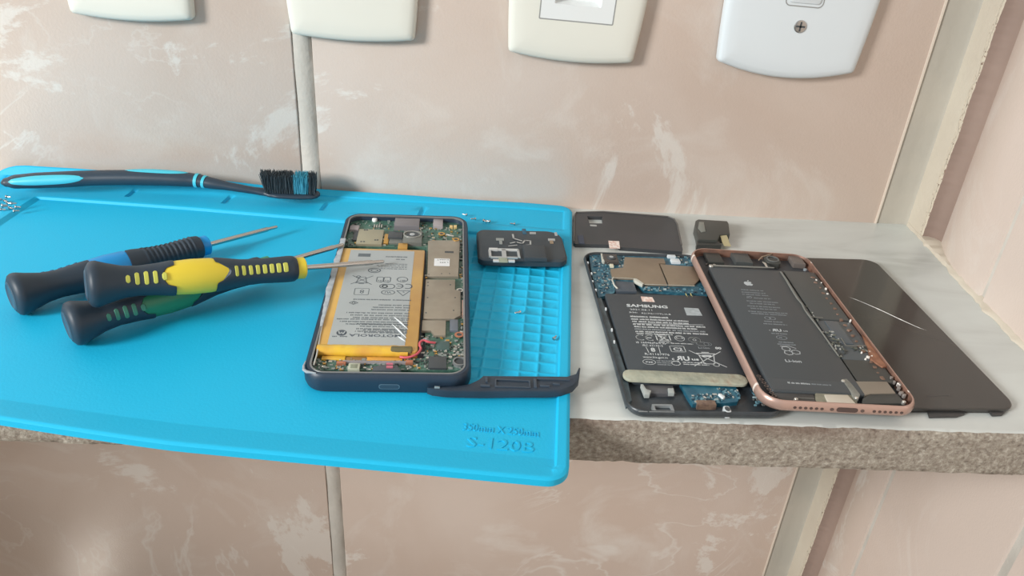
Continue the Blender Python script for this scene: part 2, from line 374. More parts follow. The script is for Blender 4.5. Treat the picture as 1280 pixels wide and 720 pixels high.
# ================================================================== SILICONE MAT
MX, MY, MA = -412.3, -112.6, -.0887
MAT = Fr(MX, MY, 0, MA); MW, ML = 366.3, 250.0
MZ = 2.1                                            # floor of the work area
matm = mat('cyan_silicone', (26, 182, 226), .55, spec=.35, bump=.10, bscale=900)
def coords(edges, lo, hi, step):
    c = set([lo, hi]); k = lo
    while k < hi: c.add(round(k, 2)); k += step
    for e in edges:
        for d in (-.45, 0.0): 
            if lo <= e+d <= hi: c.add(round(e+d, 2)); 
        c.add(round(min(hi, e+.45), 2))
    c = sorted(c); out = [c[0]]
    for x in c[1:]:
        if x-out[-1] > .2: out.append(x)
    out[-1] = hi
    return out
COLS = [128.3+8.2*i for i in range(6)]; ROWS = [-64.3+8.0*i for i in range(16)]
slotu = [-88, -29, 31, 90.5]
ue = [-MW/2+1.5, -143, -137.7, -137, -136.2, -135.4, -134.7, 178, MW/2-1.5] + [u+d for u in COLS for d in (0, 6.9)] + [u+d for u in slotu for d in (-1.5, 1.5)] + [-169]
ve = [-ML/2+1.5, 75.4, 75.6, 89, 116, ML/2-1.5, -123, -121, -119, -117.5, -116, -114, -112] + [v+d for v in ROWS for d in (0, 6.6)] + [96, 110]
UL = -175.5
US, VS = coords([UL+1.5]+ue[1:], UL, MW/2, 6), coords(ve, -ML/2, ML/2, 5)
def sstep(e, x, w=.45): return min(1, max(0, (x-e+w)/(2*w)))
def band(a, c, x, w=.4): return sstep(a, x, w)*(1-sstep(c, x, w))
def mat_h(u, v):
    h = 3.7
    work = sstep(-136.2, u, 1.5)*(1-sstep(178, u, .5))*sstep(-117.5, v, 5.5)*(1-sstep(75.4, v, .5))
    h -= 1.6*work
    h -= .5*band(-169, -143, u)*band(-112, 60, v)                       # left tray
    back = band(-169, 178, u)*band(89, 116, v); h -= .6*back
    for s_ in slotu: h -= 1.3*band(s_-1.5, s_+1.5, u, .3)*band(89, 109, v)
    if work > .9 and u > 125:
        for c_ in COLS:
            if c_-1 < u < c_+8:
                for r_ in ROWS:
                    if r_-1 < v < r_+8: h -= .6*band(c_, c_+6.9, u, .3)*band(r_, r_+6.6, v, .3)
    return h
Y0 = -14.0; RB_ = 9.0
def mat_pos(u, v, h):
    """the mat is wider than the shelf is free: its back edge curls up against the wall"""
    c, s = math.cos(-.0887), math.sin(-.0887)
    X = MX + c*u - s*v; Y = MY + s*u + c*v
    Y += 5.8*min(2.2, max(0, (38-u)/80))**1.25*min(1, max(0, -v/125))**2            # the free front edge wanders a little
    Yend = MY + s*u + c*ML/2                                          # flat position of this column's back edge
    lim = math.radians(float(np.interp(-X, [255, 290, 364, 414, 458, 525, 600], [0, 3, 15, 23, 45, 56, 60]))); f = min(1, lim/.06)
    want = Y0 + RB_*lim + (12.3-RB_*math.sin(lim))/math.cos(lim); want = want*f + min(Yend, -1.5)*(1-f)
    if Y > -34: Y = -34 + (Y+34)*(want+34)/(Yend+34)
    if Y <= Y0: return (X, Y, h)
    p = Y-Y0; ang = min(p/RB_, lim); y = Y0 + RB_*math.sin(ang); z = RB_*(1-math.cos(ang)); rest = p-RB_*ang
    y += rest*math.cos(ang) - math.sin(ang)*h; z += rest*math.sin(ang) + math.cos(ang)*h
    return (X, min(y, -.6-.02*h), z)
RC = 9.0
def corner(u, v):
    """pull the outline in to rounded corners"""
    rc_ = RC if u > 0 else 18.0; au, av = abs(u), abs(v); cu, cv = (MW/2 if u > 0 else -UL)-rc_, ML/2-rc_
    if au > cu and av > cv:
        du, dv = au-cu, av-cv; m_ = max(du, dv); l_ = math.hypot(du, dv)
        k = m_/l_ if l_ else 1; au, av = cu+du*k, cv+dv*k
    return math.copysign(au, u), math.copysign(av, v)
b = MB(); nu, nv = len(US), len(VS); vs = []; 
for v in VS:
    for u in US:
        h = mat_h(u, v)
        e = min(MW/2-u, u-UL, ML/2-abs(v)); h -= .7*(1-min(1, e/1.5))**2
        uu, vv = corner(u, v); vs.append(mat_pos(uu, vv, h))
fs = [(j*nu+i, j*nu+i+1, (j+1)*nu+i+1, (j+1)*nu+i) for j in range(nv-1) for i in range(nu-1)]
rim = [i for i in range(nu)] + [j*nu+nu-1 for j in range(1, nv)] + [(nv-1)*nu+i for i in range(nu-2, -1, -1)] + [j*nu for j in range(nv-2, 0, -1)]
base = len(vs)
for v in VS:
    for u in US: uu, vv = corner(u, v); vs.append(mat_pos(uu, vv, .15))
nr = len(rim)
for k in range(nr): fs.append((rim[k], base+rim[k], base+rim[(k+1) % nr], rim[(k+1) % nr]))
fs += [(base+j*nu+i, base+(j+1)*nu+i, base+(j+1)*nu+i+1, base+j*nu+i+1) for j in range(nv-1) for i in range(nu-1)]
b.v = vs; b.f = fs; b.m = [0]*len(fs)
mroot = b.build('repair_mat', [matm], smooth=40, label='bright blue silicone repair mat curling up the tiled wall', category='mat')
ux, uy = Vector((math.cos(-.0887), math.sin(-.0887))), Vector((-math.sin(-.0887), math.cos(-.0887)))
def mw(u, v, z=MZ): p = mat_pos(u, v, z); return p
b = MB()
b.text('350mm X 250mm', 6.0, *mw(140.5, -100.0)[:2], MZ+.05, rot=-.0887, fit=30.5, bold=.02, h=.25)
b.text('S-120B', 8.6, *mw(143.0, -109.5)[:2], MZ+.05, rot=-.0887, fit=26.5, bold=.03, h=.25)
b.build('raised_lettering', [matm], mroot, smooth=30)

# ================================================================== TINY SCREWS
def screw_proto(s=1.0):
    b = MB(); r = .95*s
    b.lathe([(0, .25), (.05, r*.8), (.35, r), (.7, r), (.75, r*.5), (.9, r*.45), (3.0, r*.45), (3.3, .1)], 0, 12)
    return b
def place_screw(x, y, z, a, label, group, first=[None]):
    if first[0] is None:
        o = screw_proto().build('tiny_screw', [steel]); first[0] = o
    else:
        o = first[0].copy(); COL.objects.link(o)
    o.location = (x*MM, y*MM, z*MM); o.rotation_euler = (0, 0, a); o['label'] = label; o['category'] = 'screw'
    if group: o['group'] = group
    elif 'group' in o.keys(): del o['group']
rs = random.Random(11)
for (px, py, z, lab, g) in ((584, 269, 3.9, 'tiny silver screw standing by the top right corner of the thicker phone', None),
                         (595, 273.5, 3.9, 'tiny silver screw in the short row trailing off from the thick phone corner', 'screws trailing from the phone corner'),
                         (604, 275.5, 3.9, 'tiny silver screw in the short row trailing off from the thick phone corner', 'screws trailing from the phone corner'),
                         (613, 277, 3.9, 'tiny silver screw in the short row trailing off from the thick phone corner', 'screws trailing from the phone corner'),
                         (644, 280, 3.2, 'tiny silver screw lying alone above the black plastic cover piece', None),
                         (651, 390, MZ+.2, 'tiny silver screw in the upper middle of the pocket grid', None),
                         (692, 424, MZ+.2, 'tiny silver screw near the right edge of the pocket grid', None)):
    x, y = WORLD.L(px, py, z+.9); place_screw(x, y, z+.95, rs.uniform(0, 6), lab, g)
spots = []
while len(spots) < 9:
    px, py = rs.uniform(-14, 17), 256+rs.uniform(-8, 8); x, y = WORLD.L(px, py, 4.9)
    if px > 2+(py-246)*1.4 or any(math.hypot(x-a, y-c) < 3.6 for a, c in spots): continue
    spots.append((x, y)); place_screw(x, y, 4.75, rs.uniform(-.4, .5), 'tiny silver screw in the loose pile at the left edge of the blue mat', 'pile of tiny screws in the mat tray')
for x, y in spots[2:6]: place_screw(x+1.2, y+.6, 7.1, rs.uniform(-.3, .4), 'tiny silver screw in the loose pile at the left edge of the blue mat', 'pile of tiny screws in the mat tray')

# ================================================================== SCREWDRIVERS
SK = .95
PROF = [(0, 7.6), (.6, 9.2), (2, 10.3), (4, 10.4), (8, 9.0), (14, 7.3), (20, 6.8), (28, 7.4), (34, 8.3), (42, 8.8), (50, 8.6), (57, 7.5), (64, 6.4), (72, 6.0), (80, 6.3), (86, 6.5), (88.5, 6.2), (89.5, 5.3), (93, 5.2)]
def R_(s): return float(np.interp(s, [p[0] for p in PROF], [p[1]*SK for p in PROF]))
def patch(b, s0, s1, a0, a1, dr, m=0, ns=6, na=12, taper=0.0):
    loops = []
    for i in range(ns+1):
        s = s0+(s1-s0)*i/ns; w_ = 1-taper*abs(2*i/ns-1)**2; am = (a0+a1)/2; hw = (a1-a0)/2*w_
        l = []
        for j in range(na+1):
            a = am-hw+2*hw*j/na; e = dr if 0 < j < na and 0 < i < ns else -.1; r = R_(s)+e; l.append((s, r*math.sin(a), r*math.cos(a)))
        loops.append(l)
    b.loft(loops[::-1], m, False, False, False)
def sleeve(b, s0f, s1f, dr, n=48, ns=26, m=0, rib=None):
    loops = []
    for i in range(ns+1):
        l = []
        for j in range(n):
            a = 2*PI*j/n; s0, s1 = s0f(a), s1f(a); s = s0+(s1-s0)*i/ns; r = R_(s)+(dr if 0 < i < ns else 0)
            if rib: r += rib(s)
            l.append((s, r*math.sin(a), r*math.cos(a)))
        loops.append(l)
    b.loft(loops[::-1], m, True, True, True)
def screwdriver(A, B, label, core, stripec, face, ribbed=False, backstripes=True):
    A, B = Vector(A), Vector(B); x = (B-A).normalized(); view = (CAM-(A+B)/2).normalized()
    z = (view - x*view.dot(x)).normalized(); z = Matrix.Rotation(face, 3, x) @ z; y = z.cross(x)
    m = Matrix((x, y, z)).transposed().to_4x4(); m.translation = A*MM
    o = bpy.data.objects.new('screwdriver', None); COL.objects.link(o); o.matrix_world = m; o.empty_display_size = .01; o['label'] = label; o['category'] = 'screwdriver'
    b = MB(); b.lathe([(s, r*SK-.35) for s, r in PROF if 1 < s < 88]+[(88.4, 5.0), (89.5, 5.0), (90, 5.2), (93, 5.2), (93.6, 4.4), (93.8, 1.4)], 0, 40); b.build('handle_core', [core], o, smooth=30)
    lobe = lambda a: max(0, math.cos(2*a))
    b = MB(); n = 48
    sleeve(b, lambda a: 0, lambda a: 34.5-(3.0 if lobe(a) > .45 else 0)-2.5*lobe(a)**2, .15, m=0)
    g = b.build('rear_grip', [blackr], o, smooth=40)
    c = MB(); c.lathe([(-.02, .1), (-.05, 5.4*SK), (-.5, 6.2*SK), (-.1, 7.0*SK)], 0, 32, False); c.build('end_cap', [mat('cap_rubber', (62, 80, 96), .35)], g)
    b = MB(); sleeve(b, lambda a: 51.5+5*lobe(a)**2+(1.5 if lobe(a) > .45 else 0), lambda a: 89.3, .15, m=0, rib=(lambda s: .35*math.sin(s*2*PI/2.4) if 60 < s < 85 else 0) if ribbed else None, ns=110 if ribbed else 26)
    g2 = b.build('front_grip', [blackr], o, smooth=40)
    if not ribbed:
        for k in range(8):
            s = 60.5+3.2*k; w_ = .9+.06*k; p = MB(); patch(p, s-w_, s+w_, -.42, .42, .45, taper=.25); p.build('grip_stripe', [stripec], g2)
    if backstripes:
        for k in range(5):
            s = 15.5+3.6*k; hw = (.28, .46, .5, .46, .26)[k]; p = MB(); patch(p, s-1.05, s+1.05, -hw, hw, .45, taper=.3 if k in (1, 2, 3) else .6); p.build('grip_stripe', [stripec], g)
    b = MB(); b.lathe([(92, 1.3), (128, 1.3), (129, 1.0), (134.0, .9), (134.6, .3)], 0, 16); b.build('shaft', [steel], o, smooth=30)
    return o
def ptz(px, py, z): x, y = WORLD.L(px, py, z); return Vector((x, y, z))
yel = mat('yellow_plastic', (232, 208, 62), .4); grn = mat('green_plastic', (46, 132, 96), .4); blu = mat('blue_plastic', (10, 146, 216), .35)
ys = mat('yellow_green_stripe', (198, 200, 90), .5); gs = mat('green_stripe', (62, 130, 108), .5); bs = mat('blue_stripe', (40, 100, 150), .5)
screwdriver(ptz(14, 370, 12.4), ptz(356, 281, 7.5), 'screwdriver with blue middle and ribbed black front grip, its tip over bare mat', blu, bs, -1.9, ribbed=True, backstripes=True)
screwdriver(ptz(84, 407, 12.3), ptz(424, 307, 14.0), 'green and black screwdriver lowest in the pile, lying under the yellow one', grn, gs, .25)
screwdriver(ptz(108, 356, 31.5), ptz(478, 327, 14.6), 'yellow and black screwdriver on top, its tip resting on the silver battery', yel, ys, -.15)

# ================================================================== TOOTHBRUSH
tb = tagged('toothbrush', Fr(-470, -16, 8), 'black and turquoise toothbrush lying bristles up along the back of the mat', 'toothbrush')
brubber = mat('brush_black', (44, 60, 74), .4); teal = mat('brush_teal', (74, 196, 218), .4); btuft = mat('bristle_black', (56, 66, 72), .7); ttuft = mat('bristle_teal', (70, 160, 184), .7)
def tp(px, py, z): x, y = WORLD.L(px, py, z); return (x+470, y+16, z-8)
path = [(2, 229, 11.0, 1.2, 1.0), (8, 228, 11.4, 3.2, 2.6), (22, 227, 12, 4.9, 4.1), (50, 225.5, 12.6, 5.6, 4.6), (85, 224, 13.4, 5.7, 4.7), (115, 222.5, 14.2, 5.3, 4.5), (150, 222, 14.9, 5.2, 4.5), (185, 222, 15.3, 5.5, 4.6),
        (220, 223.5, 15.2, 5.3, 4.4), (245, 225.5, 14.8, 4.6, 4.0), (262, 228.5, 14.2, 3.9, 3.4), (290, 233.5, 12.8, 2.9, 2.4), (315, 237.8, 11.2, 2.7, 2.1), (330, 239.8, 10.3, 3.6, 2.1), (340, 241, 9.9, 5.2, 2.1), (352, 242, 9.6, 6.2, 2.1), (372, 243, 9.2, 6.4, 2.1), (388, 243.2, 9.0, 5.9, 2.1), (396, 243, 8.9, 4.2, 1.8), (400, 243, 8.9, 1.2, 1.0)]
P = [tp(a, c, z) for a, c, z, _, _ in path]
# densify with Catmull-Rom
def dens(P, R, k=5):
    out = []; ro = []
    for i in range(len(P)-1):
        p0, p1, p2, p3 = (Vector(P[max(i-1, 0)]), Vector(P[i]), Vector(P[i+1]), Vector(P[min(i+2, len(P)-1)]))
        for j in range(k):
            t_ = j/k; out.append(.5*((2*p1)+(p2-p0)*t_+(2*p0-5*p1+4*p2-p3)*t_*t_+(3*p1-p0-3*p2+p3)*t_**3))
            ro.append(tuple(R[i][q]+(R[i+1][q]-R[i][q])*(t_*t_*(3-2*t_)) for q in (0, 1)))
    out.append(Vector(P[-1])); ro.append(R[-1]); return out, ro
DP, DR = dens(P, [(a, c) for *_, a, c in path])
b = MB(); b.tube(DP, DR, 0, 20); b.build('handle', [brubber], tb, smooth=60)
def pad(name, i0, i1, ang, half, m):
    """inlaid grip pad: a lens-shaped patch standing proud of the handle"""
    b = MB(); loops = []
    for k in range(i0, i1+1):
        p = DP[k]; t_ = (DP[min(k+1, len(DP)-1)]-DP[k-1]).normalized(); a = t_.cross(Vector((0, 0, 1))).normalized(); c = a.cross(t_)
        ra, rc = DR[k]; u = (k-i0)/(i1-i0); hw = half*math.sqrt(max(0, 1-(2*u-1)**2))+.02; l = []
        for j in range(11):
            th = ang-hw+2*hw*j/10; e = .55*math.sin(PI*j/10)*math.sin(PI*u)**.5 if 0 < u < 1 else 0
            l.append(tuple(p+a*((ra+e+.02)*math.cos(th))+c*((rc+e+.02)*math.sin(th))))
        loops.append(l)
    b.loft(loops[::-1], 0, False, False, False); b.build(name, [m], tb, smooth=60)
pad('grip_pad', 8, 24, .45, .62, teal)      # lower pad facing the camera
pad('grip_pad', 31, 43, 1.75, .62, teal)    # upper pad on top of the handle
def ringat(i0, i1):
    b = MB(); b.tube([DP[k] for k in range(i0, i1+1)], [(DR[k][0]+.35, DR[k][1]+.35) for k in range(i0, i1+1)], 0, 20); b.build('collar_ring', [teal], tb, smooth=60)
ringat(45, 46); ringat(48, 49)
def tufts(name, m, u0, u1, nc, seed):
    r = random.Random(seed); b = MB(); i0 = 14*5+0; hp = [DP[k] for k in range(68, 90)]
    A, B = Vector(tp(336, 241, 9.8)), Vector(tp(394, 243, 8.9)); t_ = (B-A); d = t_.normalized(); s_ = d.cross(Vector((0, 0, 1))).normalized()
    for i in range(nc):
        u = u0+(u1-u0)*(i+.5)/nc
        for j in range(6):
            v = (j-2.5)*1.75
            for q in range(9):
                bx_, by_ = r.uniform(-.7, .7), r.uniform(-.6, .6); base = A+t_*u+s_*(v+by_)+d*bx_+Vector((0, 0, 1.9))
                lean = (-2.0 if u < .12 else 0)*r.uniform(.2, 1.2)+r.gauss(0, .6); H = 11.2+r.uniform(-.9, .7)
                top = base+Vector((0, 0, H))+d*lean+s_*r.gauss(0, .55)
                b.tube([base, base+(top-base)*.5+d*r.gauss(0, .2), top], [.22, .2, .12], 0, 4)
    b.build(name, [m], tb, smooth=0, kind='stuff')
tufts('black_bristles', btuft, -.06, .55, 15, 1); tufts('turquoise_bristles', ttuft, .58, .86, 6, 2); tufts('black_bristles', btuft, .88, 1.02, 3, 3)

# ================================================================== PHONES
def rect(b, fr, p0, p1, z0, z1, m=0, bev=0, zt=None):
    """box between two measured corners (upper left, lower right) on the frame's plane at its top height"""
    a = fr.L(*p0, z1); c = fr.L(*p1, z1); b.box(a[0], c[0], c[1], a[1], z0, z1, m, bev)
def poly(b, fr, pts, z0, z1, m=0, bev=0): b.prism([fr.L(x, y, z1) for x, y in pts], z0, z1, m, bev)
def smd(b, fr, region, n, z, seed, nm, smax=1.2, skip=None):
    """small soldered components scattered inside an image region's plane polygon"""
    r = random.Random(seed); q = [fr.L(x, y, z) for x, y in region]; x0, x1 = min(p[0] for p in q), max(p[0] for p in q); y0, y1 = min(p[1] for p in q), max(p[1] for p in q)
    def inside(x, y):
        c = False
        for i in range(len(q)):
            (ax, ay), (bx_, by_) = q[i], q[i-1]
            if (ay > y) != (by_ > y) and x < (bx_-ax)*(y-ay)/(by_-ay)+ax: c = not c
        return c
    k = 0; tries = 0
    while k < n and tries < n*30:
        tries += 1; x, y = r.uniform(x0, x1), r.uniform(y0, y1)
        if not inside(x, y): continue
        w_, h_ = r.choice([(.5, .9), (.9, .5), (1.3, .8), (.6, .6), (.8, 1.4), (1.6, 1.2)]); w_ *= smax*.8; h_ *= smax*.8
        m_ = r.choices(range(nm), weights=[5, 4, 3, 1.2][:nm])[0]
        b.box(x-w_/2, x+w_/2, y-h_/2, y+h_/2, z, z+r.uniform(.25, .7), m_); k += 1
def textlines(b, x0, y0, wid, n, pitch, h, z, m=0, rot=0, seed=0, fill=.8, cell=.55, rag=.2):
    """rows of print too small to read: short dashes of word-like length"""
    r = random.Random(seed); c, s = math.cos(rot), math.sin(rot)
    for k in range(n):
        x = 0; end = wid*(1-r.random()*rag)
        while x < end:
            wl = r.uniform(1.2, 4.5)*cell
            xe = min(end, x+wl)
            u = x
            while u < xe:
                g = r.uniform(.45, .8)*cell; hh = h*r.uniform(.7, 1)
                P_ = [(u, -k*pitch), (u+g*.75, -k*pitch), (u+g*.75, -k*pitch+hh), (u, -k*pitch+hh)]
                b.add([(x0+c*X-s*Y, y0+s*X+c*Y, z) for X, Y in P_], [(0, 1, 2, 3)], m); u += g
            x = xe+cell*r.uniform(.4, .9)/fill
def stroke(b, pts, w_, z, m=0, closed=False, h=.04):
    if closed: pts = list(pts)+[pts[0]]
    for (x0, y0), (x1, y1) in zip(pts[:-1], pts[1:]):
        d = Vector((x1-x0, y1-y0)); 
        if d.length < 1e-6: continue
        d.normalize(); n_ = Vector((-d.y, d.x))*w_/2; e = d*w_*.3
        b.add([(x0+n_.x-e.x, y0+n_.y-e.y, z+h), (x0-n_.x-e.x, y0-n_.y-e.y, z+h), (x1-n_.x+e.x, y1-n_.y+e.y, z+h), (x1+n_.x+e.x, y1+n_.y+e.y, z+h)], [(0, 1, 2, 3)], m)
def circ(x, y, rx_, ry_=None, n=20, a0=0, a1=2*PI):
    ry_ = ry_ or rx_; return [(x+rx_*math.cos(a0+(a1-a0)*i/n), y+ry_*math.sin(a0+(a1-a0)*i/n)) for i in range(n+1)]
def bin_icon(b, x, y, s, z, m, rot=0, w_=.28):
    c, q = math.cos(rot), math.sin(rot); T = lambda P_: [(x+s*(c*u-q*v), y+s*(q*u+c*v)) for u, v in P_]
    stroke(b, T([(-.52, .5), (.52, .5)]), w_*1.4, z, m); stroke(b, T([(-.45, .45), (-.28, -.5), (.28, -.5), (.45, .45)]), w_, z, m)
    stroke(b, T([(-.9, .75), (.9, -.75)]), w_, z, m); stroke(b, T([(-.9, -.75), (.9, .75)]), w_, z, m)
    stroke(b, T([(-.2, .62), (.2, .62)]), w_*1.4, z, m); stroke(b, T(circ(.36, -.55, .17, n=10)), w_, z, m)
def ce_mark(b, x, y, s, z, m, rot=0, w_=.5):
    c, q = math.cos(rot), math.sin(rot); T = lambda P_: [(x+c*u-q*v, y+q*u+c*v) for u, v in P_]
    stroke(b, T(circ(0, 0, s, n=14, a0=PI*.33, a1=PI*1.67)), w_, z, m)
    stroke(b, T(circ(s*2.1, 0, s, n=14, a0=PI*.33, a1=PI*1.67)), w_, z, m); stroke(b, T([(s*1.1, 0), (s*2.3, 0)]), w_, z, m)

# ---------------------------------------------------------------- phone on the mat
MO = Fr(-316.4, -125.9, MZ+.95, .0415, 0, .0115); MO.lim = (32.1, 75.2)
mo = tagged('smartphone', MO, 'opened smartphone on the blue mat with a yellow taped silver battery', 'phone')
of = rr(70, 155.6, 9.5)
navy = mat('navy_frame', (36, 54, 72), .42)
b = MB(); b.ring(of, [(2.2, 0), (.6, .6), (0, 2.6), (0, 6.2), (.5, 8.4), (1.2, 9.0), (2.3, 9.0), (2.7, 8.4), (2.7, 3.6)], 0)
b.loft([[(x, y, 0.0) for x, y in of(2.2)], [(x, y, 3.6) for x, y in of(2.7)]][::-1], 0, True, True, True)
b.f = [tuple(f) for f in b.f]
mf = b.build('housing', [navy], mo, smooth=40)
b = MB(); b.ring(of, [(2.3, 8.7), (2.5, 9.12), (3.2, 9.05), (3.2, 8.2)], 0); b.build('inner_rim', [mat('rim_metal', (142, 146, 148), .4, .5)], mf, smooth=40)
# port, seam and marks on the lower side wall
b = MB(); yb = -77.85
b.M = Matrix(((1, 0, 0, 0), (0, 0, 1, yb), (0, 1, 0, 0), (0, 0, 0, 1)))
b.prism(rrect(-3, 5, 2.9, 4.9, .9), -.15, .04, 0); b.ring(lambda d: rrect(-3.3+d, 5.3-d, 2.7+d, 5.1-d, max(.3, 1.1-d)), [(0, -.1), (0, .06), (.25, .06), (.25, -.1)], 1)
b.build('charging_port', [mat('port_dark', (50, 70, 86), .5), mat('port_rim', (96, 122, 138), .4)], mf)
b = MB(); pcb_poly = [(430, 272), (440, 268.5), (578, 270.5), (583, 276), (586, 340), (588, 455), (584, 463), (392, 463), (384, 458), (392, 448), (531, 448), (533, 309), (424, 308)]
poly(b, MO, pcb_poly, 3.6, 5.6, 0)
bd = b.build('circuit_board', [greenpcb], mo, smooth=0)
cm = [mat('cmp_grey', (140, 148, 144), .4), mat('cmp_dark', (62, 72, 70), .4), solder, gold]
b = MB()
smd(b, MO, [(432, 272), (582, 272), (584, 300), (535, 302), (535, 309), (426, 308)], 260, 5.6, 1, 4)
smd(b, MO, [(574, 300), (584, 300), (587, 460), (577, 460)], 90, 5.6, 2, 4)
smd(b, MO, [(392, 449), (530, 449), (585, 428), (588, 462), (386, 463)], 300, 5.6, 3, 4)
smd(b, MO, [(532, 344), (575, 344), (575, 348), (532, 348)], 30, 5.6, 4, 4); smd(b, MO, [(526, 420), (580, 420), (580, 445), (528, 447)], 100, 5.6, 5, 4)
b.build('surface_components', cm, bd, smooth=0, kind='stuff')
def part(name, fn, mats, parent, smooth=35, **p): b = MB(); fn(b); return b.build(name, mats if isinstance(mats, list) else [mats], parent, smooth, **p)
# shields
def sh1(b):
    poly(b, MO, [(535, 301), (540, 300), (566, 300), (566, 297), (574, 297), (575, 303), (573, 345), (534, 345)], 5.6, 7.4, 0, .4)
    for q in ((536, 343), (552, 342), (562, 342)): x, y = MO.L(*q, 7.4); b.cyl(x, y, 7.38, 7.45, .4, 1, 8)
    rect(b, MO, (556, 313.8), (567, 316.2), 7.38, 7.46, 1)
s1 = part('shield_can', sh1, [taupe, darkchip], bd)
def stk(b): rect(b, MO, (543, 323), (562, 332.5), 7.45, 7.6, 0)
st = part('sticker', stk, white, s1, label='white printed sticker')
b = MB(); x, y = MO.L(560.5, 327.3, 7.62); b.text('L 5Z3', 1.9, x, y, 7.6, rot=.034+PI, align='LEFT'); x, y = MO.L(561, 323.9, 7.62); b.text('E109AT', 1.9, x, y, 7.6, rot=.034+PI); b.build('print', [darkchip], st, smooth=0)
def sh2(b):
    poly(b, MO, [(532, 349), (569, 349), (569, 362), (576, 363), (576, 394), (568, 398), (529, 398)], 5.6, 7.2, 0, .4)
    for q in ((535, 353), (535, 357), (563, 356), (534.5, 372), (569, 372), (532.5, 391), (567, 388)): x, y = MO.L(*q, 7.2); b.cyl(x, y, 7.18, 7.25, .45, 1, 8)
part('shield_can', sh2, [taupe, darkchip], bd)
part('shield_can', lambda b: poly(b, MO, [(528, 400), (557.5, 400), (557, 419), (543, 419), (539, 413), (527, 413)], 5.6, 7.0, 0, .3), taupe, bd)
part('chip', lambda b: rect(b, MO, (562.5, 399), (572.5, 413), 5.6, 6.8, 0, .2), mat('chip_bluegrey', (104, 112, 122), .3), bd)
part('chip', lambda b: rect(b, MO, (536, 445), (558, 460), 5.6, 6.7, 0, .2), darkchip, bd)
part('chip', lambda b: rect(b, MO, (546, 426), (562, 437), 5.6, 6.4, 0, .2), mat('chip_green', (66, 92, 90), .4), bd)
def sim(b):
    rect(b, MO, (449, 286), (477, 305), 5.6, 7.3, 0, .3)
    for q in ((456, 287.5), (459, 287.5), (451.5, 302), (455, 302), (469, 300), (472, 300)): x, y = MO.L(*q, 7.3); b.box(x-.5, x+.5, y-.6, y+.6, 7.28, 7.36, 1)
    for k in range(4): x, y = MO.L(468+3*k, 282.5, 6.5); b.box(x-.3, x+.3, y-1.6, y+2, 5.6, 6.6, 2)
part('card_reader', sim, [mat('reader_metal', (176, 172, 150), .42, .5), darkchip, solder], bd)
def ear(b): rect(b, MO, (494, 272), (524, 282.5), 5.6, 9.0, 0, .5)
part('earpiece_speaker', ear, mat('speaker_grey', (120, 118, 122), .35), bd)
def camm(b):
    rect(b, MO, (505, 288), (527, 303), 5.6, 8.2, 0, .3)
def lens(b):
    x, y = MO.L(515.5, 293.5, 8.2)
    b.ring(lambda d: circ(x, y, 5.0-d, 4.0-d, 24)[:-1], [(0, 8.1), (0, 8.8), (.6, 8.8), (.6, 8.1)], 0); b.cyl(x, y, 8.2, 8.5, 3.3, 1, 24); b.cyl(x, y, 8.5, 8.75, 1.5, 2, 16, .2)
rc = part('camera_module', camm, mat('module_grey', (122, 126, 122), .4, .3), bd); part('lens', lens, [mat('lens_frame', (170, 172, 168), .4, .5), darkchip, mat('lens_shine', (170, 176, 178), .15)], rc)
part('camera_module', lambda b: (rect(b, MO, (486, 289), (503, 297), 5.6, 7.6, 0, .3), rect(b, MO, (487, 297.5), (503, 304), 5.6, 6.6, 1, .2)), [darkchip, mat('module_grey', (1, 1, 1))], bd)
def led(b): x, y = MO.L(468.3, 272.4, 7.5); b.cyl(x, y, 5.6, 7.3, 1.5, 0, 16, .5)
part('flash_led', led, mat('led_white', (244, 246, 246), .3), bd)
part('connector', lambda b: (rect(b, MO, (542, 271.5), (553.5, 282.5), 5.6, 7.8, 0, .3)), mat('conn_grey', (160, 154, 156), .4), bd)
part('connector', lambda b: (rect(b, MO, (438, 281), (448, 287), 5.6, 7.0, 0, .3)), mat('conn_grey', (1, 1, 1)), bd)
part('connector', lambda b: (rect(b, MO, (443, 279+10), (448, 300), 5.6, 6.6, 0, .2)), darkchip, bd)
part('gold_contact', lambda b: [rect(b, MO, (562+5*k, 281), (566+5*k, 284), 5.6, 7.0, 0, .2) for k in (0, 1)], mat('bright_gold', (240, 212, 150), .3, .5), bd)
part('gold_contact', lambda b: rect(b, MO, (481, 292), (485, 304), 5.6, 6.6, 0, .2), gold, bd)
part('gold_contact', lambda b: rect(b, MO, (498, 303.5), (509, 311), 5.6, 7.4, 0, .3), gold, bd)
def scr(px, py, par, fr, z, r=1.1, m=gold):
    def f(b): x, y = fr.L(px, py, z); b.ring(lambda d: circ(x, y, r*1.8-d, n=14)[:-1], [(0, z-.4), (0, z), (r*.8, z), (r*.8, z-.4)], 0); b.cyl(x, y, z-.5, z-.1, r, 1, 12)
    part('screw_hole', f, [m, darkchip], par)
scr(552, 292, bd, MO, 6.6); scr(570, 299, bd, MO, 7.6); scr(575, 362.5, bd, MO, 7.0, 1.0, solder); scr(574, 418, bd, MO, 6.8, 1.2, mat('copper', (196, 132, 104), .4, .5))
part('antenna_spring', lambda b: b.tube([(*MO.L(558, 292.5, 7.5), 7.0), (*MO.L(562, 294.5, 7.5), 7.6), (*MO.L(567, 294.5, 7.5), 7.2)], .5, 0), solder, bd)
part('side_key_flex', lambda b: (rect(b, MO, (579, 300), (581.2, 362), 5.6, 7.8, 0), rect(b, MO, (577.5, 375), (581, 394), 5.6, 7.6, 1)), [taupe, mat('flex_pink', (184, 152, 138), .5)], bd)
part('antenna_cable', lambda b: b.tube([(*MO.L(584+(.6 if k > 5 else 0), 395+7.5*k, 8), 7.6+.3*math.sin(k)) for k in range(9)], .35, 0), solder, bd)
